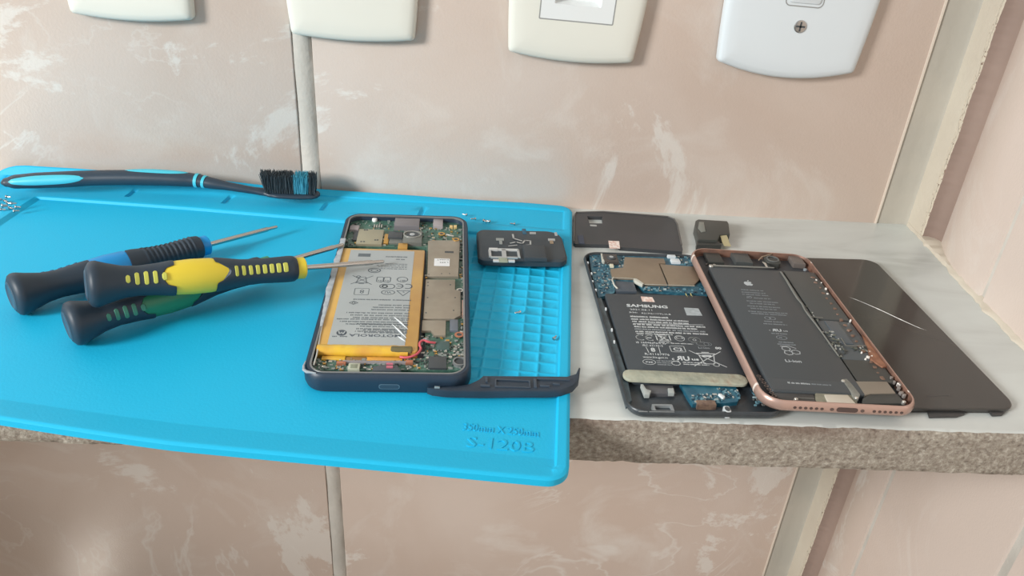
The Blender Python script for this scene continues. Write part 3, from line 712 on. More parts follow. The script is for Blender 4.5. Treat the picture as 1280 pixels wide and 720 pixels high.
part('antenna_cable', lambda b: b.tube([(*MO.L(427-(427-392)*k/12+.8*math.sin(k*1.3), 305+(456-305)*k/12, 8.6), 8.5+.15*math.sin(k)) for k in range(13)], .35, 0), mat('cable_white', (196, 200, 196), .4), bd)
# bottom row of modules
part('microphone', lambda b: (rect(b, MO, (436, 453.5), (449, 461.5), 5.6, 7.6, 0, .3), rect(b, MO, (438.5, 455), (446, 460), 7.55, 7.75, 1, .1)), [mat('mic_pale', (180, 186, 168), .4), mat('mic_tan', (136, 142, 124), .4)], bd)
part('charging_module', lambda b: (poly(b, MO, [(466, 458), (476, 455.5), (497, 456), (501, 462.5), (465, 463)], 5.6, 8.2, 0, .5)), black, bd)
part('charging_flex', lambda b: (rect(b, MO, (483, 453.5), (491, 455.3), 5.6, 8.0, 0), rect(b, MO, (483, 457), (491, 459), 5.6, 8.8, 0)), mat('magenta_flex', (196, 110, 128), .4), bd)
part('copper_contact', lambda b: (rect(b, MO, (421, 451), (432, 454), 5.6, 7.0, 0, .2)), mat('copper', (1, 1, 1)), bd)
part('copper_contact', lambda b: (rect(b, MO, (507, 449.5), (516, 453), 5.6, 7.2, 0, .2)), mat('copper', (1, 1, 1)), bd)
part('metal_strip', lambda b: rect(b, MO, (428, 450.3), (508, 451.8), 5.6, 7.4, 0), mat('conn_grey', (1, 1, 1)), bd)
part('vibration_motor', lambda b: (lambda p: (b.ring(lambda d: circ(*p, 3.2-d, n=20)[:-1], [(0, 5.6), (0, 7.2), (.7, 7.2), (.7, 5.6)], 0), b.cyl(*p, 5.6, 6.6, 2.2, 1, 16)))(MO.L(575, 451, 7.2)), [mat('rim_metal', (1, 1, 1)), darkchip], bd)
# adhesive residue along the left wall
def resid(b):
    r = random.Random(4); L_ = []; ya, yb_ = MO.L(430, 298, 9.1)[1], MO.L(405, 408, 9.1)[1]
    for k in range(90):
        u = k/89; y0 = ya+(yb_-ya)*u; n1 = mn.noise(Vector((u*9, 3, 1))); n2 = mn.noise(Vector((u*30, 7, 1)))
        wd = (2.9+.9*n1+.4*n2)*(1 if u < .62 else max(.12, 1-(u-.62)*1.5)); xi = -31.2
        L_.append([(xi-wd, y0, 9.0), (xi-wd+.25, y0, 9.2), (xi-.2, y0, 9.22), (xi, y0, 8.7)])
    b.loft(L_, 0, False, False, False)
part('adhesive_residue', resid, mat('residue', (176, 184, 190), .6, c2=(150, 160, 168), nscale=250, bump=.4), mf, 60)
MO.lim = None
part('adhesive_residue', lambda b: (b.tube([(*MO.L(x, y, 9.2), 9.15) for x, y in ((382, 451), (379.5, 457), (379.5, 462), (383, 464.6), (395, 466.3))], [.2, .45, .6, .7, .2], 0, 6)), mat('residue', (1, 1, 1)), mf)
MO.lim = (32.1, 73.6)
# battery
b = MB(); TL, BR = MO.L(431.5, 311, 8.4), MO.L(521, 438, 8.4); TR = MO.L(532, 311, 8.4)
bx0, bx1, by0, by1 = MO.L(412, 370, 8.4)[0], MO.L(527, 370, 8.4)[0], MO.L(460, 438.5, 8.4)[1], MO.L(480, 311, 8.4)[1]
b.prism(rrect(bx0, bx1, by0, by1, 1.2, 3), 3.7, 8.4, 0, .5)
kap = mat('polyimide_tape', (208, 168, 88), .3, c2=(190, 148, 80), nscale=40, coat=.3)
kap2 = mat('bright_tape', (232, 196, 60), .28, c2=(212, 160, 70), nscale=70, coat=.3)
bat = b.build('battery', [kap], mo)
bw = bx1-bx0
b = MB(); lx0, lx1 = bx0+4.6, bx1-5.6; ly0, ly1 = by0+3.6, by1-2.2; b.box(lx0, lx1, ly0, ly1, 8.38, 8.5, 0)
silver = mat('silver_label', (176, 184, 186), .35, .15, c2=(168, 176, 178), nscale=20)
lb = b.build('battery_label', [silver], bat, smooth=0)
# print on the label, upside down to the camera
b = MB(); z = 8.52; RT = PI
def q(px, py): return MO.L(px, py, 8.5)
x, y = q(501, 420); b.text('MOTOROLA', 2.7, x+.2, y+.9, z, 1, rot=RT, fit=23.0, bold=.05)
x, y = q(427, 416); stroke(b, circ(x, y, 2.0, n=24), .5, z, 1); b.cyl(x, y, z, z+.02, 2.0, 1, 24)
lg = [(x+a, y-c) for a, c in ((-1.4, -1.1), (-.75, 1.1), (0, -.3), (.75, 1.1), (1.4, -1.1))]
stroke(b, lg, .55, z+.05, 2)
x, y = q(432, 420.7); textlines(b, x+.6, y+.4, 6, 1, 1, .9, z+.02, 0, RT, 3, cell=1.1, rag=0)
for (a, c, wd, n_, sd, cell) in ((514, 373.5, 37, 1, 1, .8), (513, 380, 24, 3, 2, .75), (512, 390, 40, 3, 3, .8), (511, 398, 45, 3, 4, .7), (510, 403.5, 34, 4, 5, .75), (509, 411, 30, 2, 6, .8)):
    x, y = q(a, c); textlines(b, x, y-1.0, wd*.76, n_, -2.05, 1.1, z, 0, RT, sd, cell=cell)
x, y = q(508, 321); textlines(b, x+.5, y+.2, 11, 1, 2, 1.4, z, 0, RT, 19, rag=0); x, y = q(506, 323.5); textlines(b, x, y-.3, 5.5, 1, 2, 1.2, z, 0, RT, 20)
x, y = q(456, 319); b.box(x-3.4, x+3.0, y-1.6, y+1.8, z, z+.02, 0)
x, y = q(509, 330); textlines(b, x, y, 18, 4, -1.7, .9, z, 0, RT, 22, rag=.4)
x, y = q(452.5, 350); bin_icon(b, x, y, 5.6, z, 0, RT, .4)
x, y = q(452, 364.5); stroke(b, rrect(x-3.4, x+3.4, y-3.0, y+3.0, .4, 1), .3, z, 0, True); b.text('8', 4.6, x+1.3, y+1.6, z, 0, rot=RT, bold=.02)
x, y = q(468, 338); stroke(b, circ(x, y, 3.0, 2.3), .5, z, 0); stroke(b, circ(x, y, 1.7, 1.2), .4, z, 0)
for dx in (-1.75, 1.75): x, y = q(479.5, 349.5); stroke(b, rrect(x+dx-1.6, x+dx+1.6, y-2.4, y+2.4, .7, 2), .4, z, 0, True); textlines(b, x+dx+.9, y-.6, 1.7, 2, -1.4, 1.0, z, 0, RT, 31)
x, y = q(503, 349.5); stroke(b, circ(x, y, 2.6, 2.4), .4, z, 0); textlines(b, x+1.6, y-.4, 3.0, 2, -1.2, .8, z, 0, RT, 33)
x, y = q(484, 358); stroke(b, rrect(x-3.6, x+3.6, y-2.0, y+2.0, 1.9, 4), .45, z, 0, True); stroke(b, circ(x-1.2, y, 1.2), .7, z, 0)
x, y = q(509.5, 358); ce_mark(b, x, y, 2.1, z, 0, RT, .5)
x, y = q(485, 365.5); stroke(b, circ(x, y, 3.2, 2.0), .4, z, 0); b.text('VU', 2.4, x+1.5, y+.9, z, 0, rot=RT, bold=.03)
x, y = q(504, 366); stroke(b, [(x-3.2, y+1.8), (x+3.2, y+1.8), (x, y-2.8)], .4, z, 0, True); b.text('2', 2.6, x+.8, y+2, z, 0, rot=RT)
x, y = q(442, 378.5); stroke(b, [(x-2, y), (x, y+1.5), (x+2, y), (x, y-1.5)], .35, z, 0, True); stroke(b, circ(x, y, .7, n=8), .3, z, 0)
b.build('print', [printgrey, mat('print_dark', (84, 94, 104), .5), silver], lb, smooth=0)
# glints on the clear film, painted as whitish creases
b = MB()
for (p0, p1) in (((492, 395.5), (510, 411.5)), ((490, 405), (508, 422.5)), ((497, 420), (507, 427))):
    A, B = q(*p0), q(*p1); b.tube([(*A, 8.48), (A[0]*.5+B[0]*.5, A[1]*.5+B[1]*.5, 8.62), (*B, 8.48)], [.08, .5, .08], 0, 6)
b.build('film_glint', [mat('glint_pale', (214, 220, 222), .2)], lb)
# folded tape at the lower end: ragged strip lying over the end and hanging before it
def wrap(b):
    r = random.Random(9); L_ = []
    x0, x1 = bx0+.5, MO.L(510, 437, 8.4)[0]
    for k in range(41):
        u = k/40; x = x0+(x1-x0)*u; e = mn.noise(Vector((x*.25, 2, 1)))*1.0; e2 = mn.noise(Vector((x*.4, 7, 1)))*.8
        L_.append([(x, by0+4.2+e*.4, 8.45), (x, by0+3.8, 8.8+e2*.3), (x, by0+1.6, 9.0+e*.5), (x, by0-.2, 8.6+e2*.4), (x, by0-.9+e*.3, 7.4), (x, by0-.8+e2*.3, 6.0), (x, by0-.1, 5.2)])
    b.loft(L_[::-1], 0, False, False, False)
wt = part('end_tape', wrap, kap2, bat, 60, label='bright yellow folded tape')
part('protection_board', lambda b: (b.box(bx0+3, bx0+13, by0-3.8, by0-1.2, 3.7, 6.4, 0, .3), b.box(bx0+13, bx0+22, by0-3.6, by0-1.2, 3.7, 6.0, 1, .3), b.box(bx0+22, bx1-5, by0-3.6, by0-1.2, 3.7, 6.2, 2, .3)), [mat('bright_tape', (1, 1, 1)), mat('board_brown', (150, 116, 76), .4), mat('tape_orange', (224, 164, 60), .3, c2=(204, 150, 80), nscale=80)], bat)
part('foam_pad', lambda b: (b.prism(rrect(bx1-11.5, bx1-2.2, by0-.4, by0+3.0, .8), 7.6, 9.2, 0, .4)), mat('foam_olive', (116, 108, 72), .9, c2=(92, 90, 70), nscale=300), bat)
W3 = [(*MO.L(x, y, zz), zz) for x, y, zz in ((500, 446, 6.8), (507, 447, 7.0), (515, 445.5, 7.4), (522, 442, 7.6), (526, 436, 7.8), (524.5, 431.5, 8.0), (525.5, 427.5, 8.2), (530, 425.5, 8.2), (536, 427.5, 7.8), (544, 428.5, 6.9))]
wp, _ = dens(W3, [(1, 1)]*len(W3), 5)
part('red_wire', lambda b: b.tube(wp, .55, 0, 8), mat('wire_red', (206, 92, 104), .35), bat, 60)
W4 = [(*MO.L(x, y, zz), zz) for x, y, zz in ((527, 431, 7.2), (528, 426, 7.6), (531, 423.5, 7.8), (535, 425, 7.6), (538, 428, 6.4))]
wp, _ = dens(W4, [(1, 1)]*len(W4), 5)
part('grey_wire', lambda b: b.tube(wp, .4, 0, 8), mat('wire_grey', (150, 156, 158), .35), bat, 60)

# ---------------------------------------------------------------- black plastic cover pieces of that phone
CP = Fr(-252.3, -71.5, MZ+1.7, .05)
cp = tagged('phone_cover_piece', CP, 'black plastic antenna cover with silver brackets, right of the thick phone', 'phone part')
b = MB(); ol = rrect(-26.2, 23.0, -18.5, 18.5, [6, 9, 5, 4], 8)
b.loft([[(x, y, 0) for x, y in inset(ol, .8)], [(x, y, .8) for x, y in ol], [(x, y, 3.6) for x, y in ol], [(x, y, 4.6) for x, y in inset(ol, 1)], [(x, y, 4.8) for x, y in inset(ol, 2.2)]])
cpb = b.build('shell', [mat('cover_black', (46, 56, 64), .45, c2=(58, 68, 74), nscale=60)], cp)
ant = mat('antenna_silver', (180, 184, 184), .35, .3)
def tr(pts, w_, z=4.8): return lambda b: stroke(b, [CP.L(x, y, z+.2) for x, y in pts], w_, z, 0, h=.25)
part('raised_block', lambda b: rect(b, CP, (653, 305), (684, 322), 4.7, 7.2, 0, .8), mat('block_dark', (56, 64, 70), .5), cpb)
part('antenna_trace', tr([(641, 293), (642, 298), (652, 301)], 1.1), ant, cpb); part('antenna_trace', tr([(638, 304), (645, 302.5), (653, 304.5), (656, 300.5), (663, 301), (663, 306), (655, 306.5)], 1.0), ant, cpb)
part('antenna_trace', tr([(636, 307.5), (646, 306.5)], .9), ant, cpb)
def brk(b):
    a = CP.L(611, 317, 5.6); c = CP.L(650, 317, 5.6); w_ = c[0]-a[0]; d0 = CP.L(630, 321.5, 5.6)[1]; d1 = CP.L(630, 311, 5.6)[1]
    o_ = rrect(a[0], c[0], d0, d1, 1.5, 5); n_ = len(o_)
    b.box(a[0], a[0]+w_*.08, d0+1, d1-1, 4.7, 5.6); b.box(a[0]+w_*.42, a[0]+w_*.56, d0+.5, d1-.5, 4.7, 5.6); b.box(c[0]-w_*.08, c[0], d0+.5, d1, 4.7, 5.6, 0, .3)
    b.box(a[0]+w_*.02, a[0]+w_*.30, d1-1.6, d1+.6, 4.7, 5.8, 1); b.box(a[0]+w_*.30, c[0]-.5, d1-1.3, d1+.4, 4.7, 5.6, 1); b.box(a[0]+1, c[0]-1.5, d0-.2, d0+1.1, 4.7, 5.5)
    b.box(a[0]+w_*.3, a[0]+w_*.58, d0-4.6, d0+.2, 4.7, 5.3, 2, .2); b.box(a[0]+w_*.12, a[0]+w_*.3, d0-4.4, d0-2.4, 4.7, 5.5, 1); b.box(a[0]+w_*.6, a[0]+w_*.8, d0-4.4, d0-2.4, 4.7, 5.5, 1)
part('bracket', brk, [ant, mat('bracket_bright', (208, 212, 212), .35, .2), mat('bracket_olive', (150, 160, 142), .45)], cpb)
part('pad', lambda b: (rect(b, CP, (620, 297.5), (630, 300), 4.7, 5.3, 0), rect(b, CP, (624, 300.5), (628, 304.5), 4.7, 5.3, 0)), mat('pad_grey', (146, 152, 150), .5), cpb)
part('pad', lambda b: (rect(b, CP, (685, 298), (694, 300.3), 4.7, 5.4, 0), rect(b, CP, (687, 300.5), (692, 304), 4.7, 5.2, 1)), [ant, mat('pad_tan', (150, 132, 110), .5)], cpb)
part('pad', lambda b: rect(b, CP, (662, 290), (670, 291.8), 4.7, 5.4, 0), ant, cpb); part('pad', lambda b: rect(b, CP, (693, 290), (697, 293.5), 4.7, 5.6, 0, .2), ant, cpb)
part('clip', lambda b: rect(b, CP, (652.5, 285.5), (658.5, 292), 3.0, 5.2, 0, .3), mat('clip_blue', (46, 92, 116), .5), cpb)

BZ = Fr(-262.4, -199.2, MZ+1.7, 0)
bz = tagged('phone_bottom_bezel', BZ, 'thin black plastic bezel strip reaching past the right edge of the mat', 'phone part')
pl = [(-34.0, -5.4), (-31.5, -6.6), (-26, -7.3), (-12, -6.9), (4, -5.6), (16, -5.0), (22, -3.6), (27.0, -.6), (30, 4.2), (31.4, 12.4), (29.0, 8.0), (25, 5.8), (0, 4.6), (-11.0, 4.0), (-13.0, 1.0), (-16.5, -2.0), (-21.5, -3.6), (-28, -4.6)]
def bzf(b):
    b.prism(pl, 0, 3.6, 0, .6)
bzp = part('shell', bzf, mat('bezel_black', (36, 50, 64), .45, c2=(46, 60, 74), nscale=60), bz, 30)
part('recess_frame', lambda b: (b.ring(lambda d: rrect(-6+d, 9-d, -4.0+d, 1.4-d, .4, 2), [(0, 3.5), (0, 4.1), (.6, 4.1), (.6, 3.5)], 0)), mat('bezel_edge', (60, 74, 88), .4), bzp)
part('rib', lambda b: [b.box(x, x+w_, y, y+h_, 3.5, 4.3, 0, .2) for x, w_, y, h_ in ((-12, 4, -4, 1), (10.4, 1.2, -3.6, 6), (13, 4, -2.6, .8), (18.5, 3, -1.0, .8), (-10, 1, -1, 3), (12, 14, 2.4, .8))], mat('bezel_edge', (1, 1, 1)), bzp)
part('catch', lambda b: b.box(-31, -28.8, -6.2, -5.4, 3.5, 4.3, 0, .2), mat('catch_grey', (130, 146, 152), .4), bzp)

# ---------------------------------------------------------------- phone with the black battery
SA = Fr(-182.3, -139.9, -1.35, .0377); SA.lim = (32.0, 70.0)
sa = tagged('smartphone', SA, 'opened phone with brown metal shields and a grey tape strip below its black battery', 'phone')
of2 = rr(67.9, 143.6, 8.5)
dkf = mat('dark_frame', (48, 54, 58), .35, c2=(62, 70, 76), nscale=120)
b = MB(); b.ring(of2, [(3.2, 1.45), (1.4, 2.3), (.3, 3.8), (0, 4.8), (.3, 5.8), (.6, 6.1), (1.1, 6.1), (1.4, 5.6), (1.8, 3.0)], 0)
b.loft([[(x, y, 1.45) for x, y in of2(3.2)], [(x, y, 3.0) for x, y in of2(1.8)]][::-1], 0)
sf = b.build('housing', [dkf], sa, smooth=40)
r_ = random.Random(8)
SA.lim = None
for (px, py) in ((735, 327.5), (739.5, 341), (745, 361.5), (757.5, 385), (765, 411), (768, 426), (741, 351)):
    part('rim_clip', lambda b: (lambda p: b.box(p[0]-.35, p[0]+.35, p[1]-.55, p[1]+.55, 5.0, 6.35, 0, .15))(SA.L(px, py, 6.3)), mat('clip_white', (220, 228, 230), .4), sf)
part('inner_ledge', lambda b: (poly(b, SA, [(745, 372), (752, 372), (783, 465), (790, 500), (783, 507), (775, 480)], 3.0, 5.0, 0, .4)), mat('ledge', (60, 76, 84), .4, c2=(80, 98, 106), nscale=200), sf)
SA.lim = (32.0, 70.0)
pp = [(736, 318), (744, 314.5), (868, 323), (872, 340), (884, 360), (884, 369), (832, 364), (804, 362), (796, 354), (772, 352), (768, 366), (748, 372), (740, 344)]
b = MB(); poly(b, SA, pp, 3.0, 4.9, 0); sb = b.build('circuit_board', [tealpcb], sa, smooth=0)
scm = [mat('scmp_teal', (104, 146, 160), .4), mat('scmp_dark', (46, 70, 84), .4), solder, mat('scmp_pale', (170, 190, 194), .4)]
b = MB(); smd(b, SA, [(738, 320), (762, 316), (764, 350), (768, 362), (750, 368), (742, 344)], 110, 4.9, 21, 4, 1.1); smd(b, SA, [(840, 318), (866, 322), (868, 334), (846, 331)], 30, 4.9, 22, 4); smd(b, SA, [(800, 358), (884, 362), (884, 368), (800, 363)], 45, 4.9, 23, 4); smd(b, SA, [(770, 330), (780, 318), (784, 330), (776, 336)], 25, 4.9, 24, 4)
b.build('surface_components', scm, sb, smooth=0, kind='stuff')
part('shield_can', lambda b: poly(b, SA, [(781, 321), (830, 323), (832, 328.5), (823.5, 329), (834, 355), (805, 354.5), (795, 347.5), (765.5, 346.5), (763, 336), (779, 334)], 4.9, 6.3, 0, .3), brown_shield, sb)
part('shield_can', lambda b: poly(b, SA, [(825, 330), (850, 332), (868, 333), (876, 348), (868, 355.5), (836, 355.5)], 4.9, 6.2, 0, .3), brown_shield, sb)
part('shield_fence', lambda b: (stroke(b, [SA.L(x, y, 6.3) for x, y in ((765, 347), (795, 348), (805, 355), (868, 357))], .5, 6.1), poly(b, SA, [(792, 347.8), (796, 348), (805, 354), (803, 356), (793, 351)], 4.9, 6.5, 0, .2)), mat('fence_bright', (214, 216, 206), .3, .3), sb)  # pale wedge at the notch carries its bevel highlight in the colour
part('contact_clip', lambda b: b.tube([(*SA.L(x, y, 6.4), z_) for x, y, z_ in ((767, 346, 6.0), (765, 350, 6.5), (768, 357, 6.4), (772, 360, 6.0))], .45, 0, 6), mat('fence_bright', (1, 1, 1)), sb)
part('chip', lambda b: poly(b, SA, [(769, 351), (792, 352.5), (796, 364), (770, 364)], 4.0, 5.6, 0, .2), mat('chip_slate', (76, 86, 96), .4), sb)
def sc(b): rect(b, SA, (753, 317), (774, 327), 4.9, 7.2, 0, .4)
scm_ = part('camera_module', sc, mat('cam_brown', (74, 70, 68), .4), sb)
part('lens', lambda b: (lambda p: (b.cyl(*p, 7.1, 7.8, 2.6, 0, 20, .3), b.cyl(*p, 7.7, 7.85, 1.2, 1, 14)))(SA.L(764, 321.5, 7.5)), [darkchip, mat('lens_shine', (1, 1, 1))], scm_)
part('bracket', lambda b: (stroke(b, [SA.L(x, y, 6.4) for x, y in ((752, 317), (753, 325), (760, 328))], 1.1, 6.3), rect(b, SA, (752, 323.5), (757, 326.5), 5, 6.6, 0, .2)), mat('fence_bright', (1, 1, 1)), sb)
part('capacitor', lambda b: rect(b, SA, (762, 329.5), (767.5, 332.5), 4.9, 6.2, 0, .2), mat('cap_cream', (216, 212, 190), .4), sb)
for p0, p1 in (((833, 316), (845, 320.5)), ((838, 323), (851, 327.5))):
    part('foam_pad', lambda b: rect(b, SA, p0, p1, 4.9, 6.4, 0, .2), mat('pad_white', (212, 220, 224), .6), sb)
for k in (0, 1): part('gold_contact', lambda b: rect(b, SA, (857+6*k, 366), (859.5+6*k, 371), 4.9, 5.7, 0, .1), mat('contact_yellow', (196, 186, 120), .4), sb)
part('sticker', lambda b: rect(b, SA, (858, 372.8), (877, 376), 4.6, 4.95, 0), mat('dim_sticker', (96, 104, 106), .6), sb)
# battery
sb0, sb1 = SA.L(766, 400, 5.6)[0], SA.L(899, 400, 5.6)[0]; sy1, sy0 = SA.L(820, 368, 5.6)[1], SA.L(850, 476, 5.6)[1]
batm = mat('battery_black', (62, 70, 76), .45)
b = MB(); b.prism(rrect(sb0, sb1, sy0, sy1, 1.5, 4), 3.1, 5.6, 0, .5); sbt = b.build('battery', [batm], sa)
b = MB(); z = 5.62; qq = lambda px, py: SA.L(px, py, 5.6); RT = .012-.05
x, y = qq(783.5, 383.2); b.text('SAMSUNG', 3.6, x, y, z, 0, rot=RT, fit=21.0, bold=.1)
x, y = qq(787.5, 387.4); b.text('2021.06.11', 1.9, x, y, z, 0, rot=RT, fit=11.3)
x, y = qq(786.5, 391.0); b.text('S/N:', 1.6, x, y, z, 0, rot=RT, fit=4.2); x, y = qq(802, 392.2); b.text('R21M611YTL/A-B', 1.6, x, y, z, 0, rot=RT, fit=14.8)
for (px, py, wd, n_, sd, mm_, h_) in ((788, 396.3, 22, 1, 1, 0, 1.5), (789, 399.5, 35, 1, 2, 0, 1.3), (790.5, 402.5, 32, 1, 3, 0, 1.3), (791.5, 406, 41, 1, 4, 0, 1.3), (793, 409, 37, 1, 5, 0, 1.3), (793.5, 412, 42, 1, 6, 1, 1.3), (794.5, 415, 41, 1, 7, 0, 1.3), (796, 417.4, 20, 1, 8, 0, 1.0)):
    x, y = qq(px, py); textlines(b, x, y, wd*.88, n_, 2, h_, z+.02, mm_, RT, sd, cell=.8, rag=.08)
x, y = qq(791.5, 404.3); b.box(x, x+35, y-.2, y+.1, z, z+.02, 0)
x, y = qq(801, 422); ce_mark(b, x, y, 2.15, z, 0, RT, .6)
x, y = qq(829, 422.5); stroke(b, rrect(x-3.2, x+3.2, y-2.6, y+2.6, .5, 2), .5, z, 0, True); stroke(b, [(x-2, y+1.6), (x+1.6, y+1), (x-1.6, y-.8), (x+2, y-1.6)], .8, z, 0); stroke(b, [(x+1.6, y+1.6), (x-1.6, y+.6), (x+1.6, y-1), (x-2, y-1.8)], .5, z, 0)
textlines(b, x-3, y-4.2, 7, 1, 1, .8, z, 0, RT, 40, cell=.7)
x, y = qq(849.5, 423); stroke(b, circ(x, y, 2.3), .4, z, 0); stroke(b, [(x-1.6, y), (x+1.6, y)], .6, z, 0); stroke(b, circ(x, y+.8, 1.5, .8, n=10), .4, z, 0); textlines(b, x-5, y-4.6, 11, 1, 1, .7, z, 0, RT, 41, cell=.6)
x, y = qq(868, 425); stroke(b, circ(x, y, 2.5, 2.1), .95, z, 0); stroke(b, circ(x, y, .8, n=8), .4, z, 0)
x, y = qq(795, 428.8); b.text('IS 16046(Part 2)/', 2.0, x, y, z, 0, rot=RT, fit=14.8); x, y = qq(803, 432.4); b.text('IEC 62133-2', 1.9, x, y, z, 0, rot=RT, fit=9.8)
x, y = qq(816.5, 437); stroke(b, [(x-3.0, y+2.2), (x-2.6, y-2.6)], .3, z, 0); stroke(b, [(x+3.0, y+2.2), (x+2.8, y-2.6)], .3, z, 0); b.text('8', 4.4, x-1.3, y-1.6, z, 0, rot=RT, bold=.08)
x, y = qq(806, 443.4); b.text('R-41167976', 2.2, x, y, z, 0, rot=RT, fit=11.6); x, y = qq(804, 447.2); b.text('www.bis.gov.in', 2.2, x, y, z, 0, rot=RT, fit=11.4)
x, y = qq(847, 436.3); stroke(b, rrect(x-3.4, x+3.4, y-2.4, y+2.4, .3, 1), .3, z, 0, True); b.text('C2', 3.4, x-2.2, y-1.2, z, 0, rot=RT, fit=4.4, bold=.06)
x, y = qq(842, 450.8); b.text('c', 2.8, x-.6, y+.6, z, 0, rot=RT, bold=.05); b.text('R', 4.6, x+4.6, y+.4, z, 0, rot=RT, sx=-1.0, bold=.14); b.text('U', 4.6, x+4.7, y+.3, z, 0, rot=RT, sx=1.0, bold=.14); x, y = qq(865, 450.8); b.text('us', 2.6, x, y+.3, z, 0, rot=RT, fit=3.4, bold=.06)
x, y = qq(811.5, 452.5); stroke(b, circ(x, y, 2.9, 2.0), .35, z, 0); b.text('PSE', 1.6, x-1.7, y-.6, z, 0, rot=RT, fit=3.4); textlines(b, x+3.6, y+.8, 7.5, 3, 1.5, .8, z, 1, RT, 44, cell=.6)
x, y = qq(845, 454.2); stroke(b, circ(x, y, 2, 1.6, n=10), .4, z, 0); textlines(b, x-3, y+1.4, 5, 1, 1, .8, z, 0, RT, 45); textlines(b, x+3.4, y+.6, 13, 2, 1.5, .8, z, 0, RT, 46, cell=.6)
x, y = qq(881, 430.2); stroke(b, circ(x-1, y, 3.0, 1.6), .4, z, 1); stroke(b, circ(x+1.4, y, 1.8, 1.4), .4, z, 1); x, y = qq(873, 435.6); b.text('Li-ion', 2.2, x, y, z, 1, rot=RT, sx=1.1); b.text('00', 2.4, x+8.2, y-.2, z, 0, rot=RT, sx=1.2, bold=.08)
x, y = qq(884.5, 448.5); bin_icon(b, x, y, 8.2, z, 0, RT, .38); b.box(x-2.0, x+2.4, y+1.6, y+2.8, z, z+.05, 0)
b.build('print', [printwhite, printdim], sbt, smooth=0)
part('code_patch', lambda b: poly(b, SA, [(855, 384.5), (873, 385.5), (878, 394.5), (858.5, 394)], 5.55, 5.68, 0), mat('patch_grey', (178, 188, 192), .6, c2=(158, 168, 172), nscale=500), sbt)
part('inspection_sticker', lambda b: (poly(b, SA, [(801, 370.5), (815.5, 371.5), (818.5, 377.3), (803, 376.5)], 5.5, 5.75, 0)), mat('sticker_pink', (222, 190, 178), .6, c2=(240, 228, 220), nscale=500, sharp=(.45, .55)), sbt)
# tape strip over the battery foot
def tape(b):
    A, B = SA.L(779, 467.5, 7.0), SA.L(934.5, 474.4, 7.0); hw = 3.9; d = Vector((B[0]-A[0], B[1]-A[1])); L = d.length; a = math.atan2(d.y, d.x)
    o_ = [(A[0]+math.cos(a)*x-math.sin(a)*y, A[1]+math.sin(a)*x+math.cos(a)*y) for x, y in rrect(0, L, -hw, hw, 3.6, 6)]
    b.prism(o_, 5.65, 6.9, 0, .3)
part('tape_strip', tape, mat('tape_grey_green', (150, 156, 142), .6, c2=(176, 178, 160), nscale=110, bump=.6, bscale=300, c3=(160, 130, 110)), sa)
# bottom board and modules
part('lower_board', lambda b: poly(b, SA, [(850, 479), (918, 481), (926, 494), (922, 502), (906, 504), (866, 505), (860, 496)], 3.0, 5.0, 0), mat('teal_bright', (28, 84, 106), .35, c2=(52, 110, 130), nscale=200), sa, 0)
b = MB(); smd(b, SA, [(862, 494), (905, 492), (906, 503), (868, 504)], 60, 5.0, 31, 4, 1.0); smd(b, SA, [(896, 486), (922, 488), (924, 500), (904, 498)], 40, 5.0, 32, 4, 1.0); smd(b, SA, [(938, 484), (952, 488), (958, 508), (942, 508)], 45, 4.4, 33, 4, 1.0)
b.build('surface_components', scm, sa, smooth=0, kind='stuff')
part('charging_port', lambda b: rect(b, SA, (870, 499.5), (896, 505.5), 3.0, 6.0, 0, .4), mat('port_brown', (96, 78, 70), .4, c2=(134, 112, 96), nscale=400), sa)
part('bracket', lambda b: (rect(b, SA, (803, 481), (845, 492), 3.0, 4.8, 0, .3)), mat('bracket_dark', (86, 88, 92), .4), sa)
part('contact_clip', lambda b: (poly(b, SA, [(801, 480), (804, 480), (808, 486), (814, 488), (812, 493), (806, 493)], 4.0, 6.0, 0, .2)), mat('clip_grey', (168, 176, 174), .4), sa)
part('contact_clip', lambda b: (poly(b, SA, [(835, 485), (842, 485), (843, 491), (836, 491)], 4.0, 5.8, 0, .2)), mat('clip_grey', (1, 1, 1)), sa)
part('contact_clip', lambda b: (poly(b, SA, [(898, 492), (901, 491.5), (906.5, 496), (904, 498)], 4.0, 6.0, 0, .2)), mat('clip_white', (1, 1, 1)), sa)
SA.lim = (33.2, 71.3)
def spk(b): a = SA.L(814.5, 504.5, 6.2); c = SA.L(844, 515, 6.2); b.ring(lambda d: rrect(a[0]+d, c[0]-d, c[1]+d, a[1]-d, .5, 2), [(0, 4), (0, 6.0), (1.0, 6.0), (1.0, 4)], 0); b.box(a[0]+.8, c[0]-.8, c[1]+.8, a[1]-.8, 3, 4.8, 1)
part('loudspeaker', spk, [mat('speaker_rim', (132, 138, 140), .4), darkchip], sa)
def jack(b): a = SA.L(903.5, 507, 6.2); c = SA.L(915.5, 516, 6.2); a = (a[0], max(a[1], c[1]+4.2)); b.prism(rrect(a[0], c[0], c[1], a[1], .8, 3), 3, 6.2, 0, .3); p = ((a[0]+c[0])/2, (a[1]+c[1])/2); b.prism(circ(*p, 1.1, 1.5, 16)[:-1], 6.15, 6.3, 1)
part('audio_jack', jack, [mat('jack_white', (196, 204, 208), .45), darkchip], sa)
part('metal_rim', lambda b: stroke(b, [SA.L(x, y, 6.3) for x, y in ((800, 517.5), (812, 518.2), (844, 518.6))], .8, 6.05), mat('speaker_rim', (1, 1, 1)), sa)

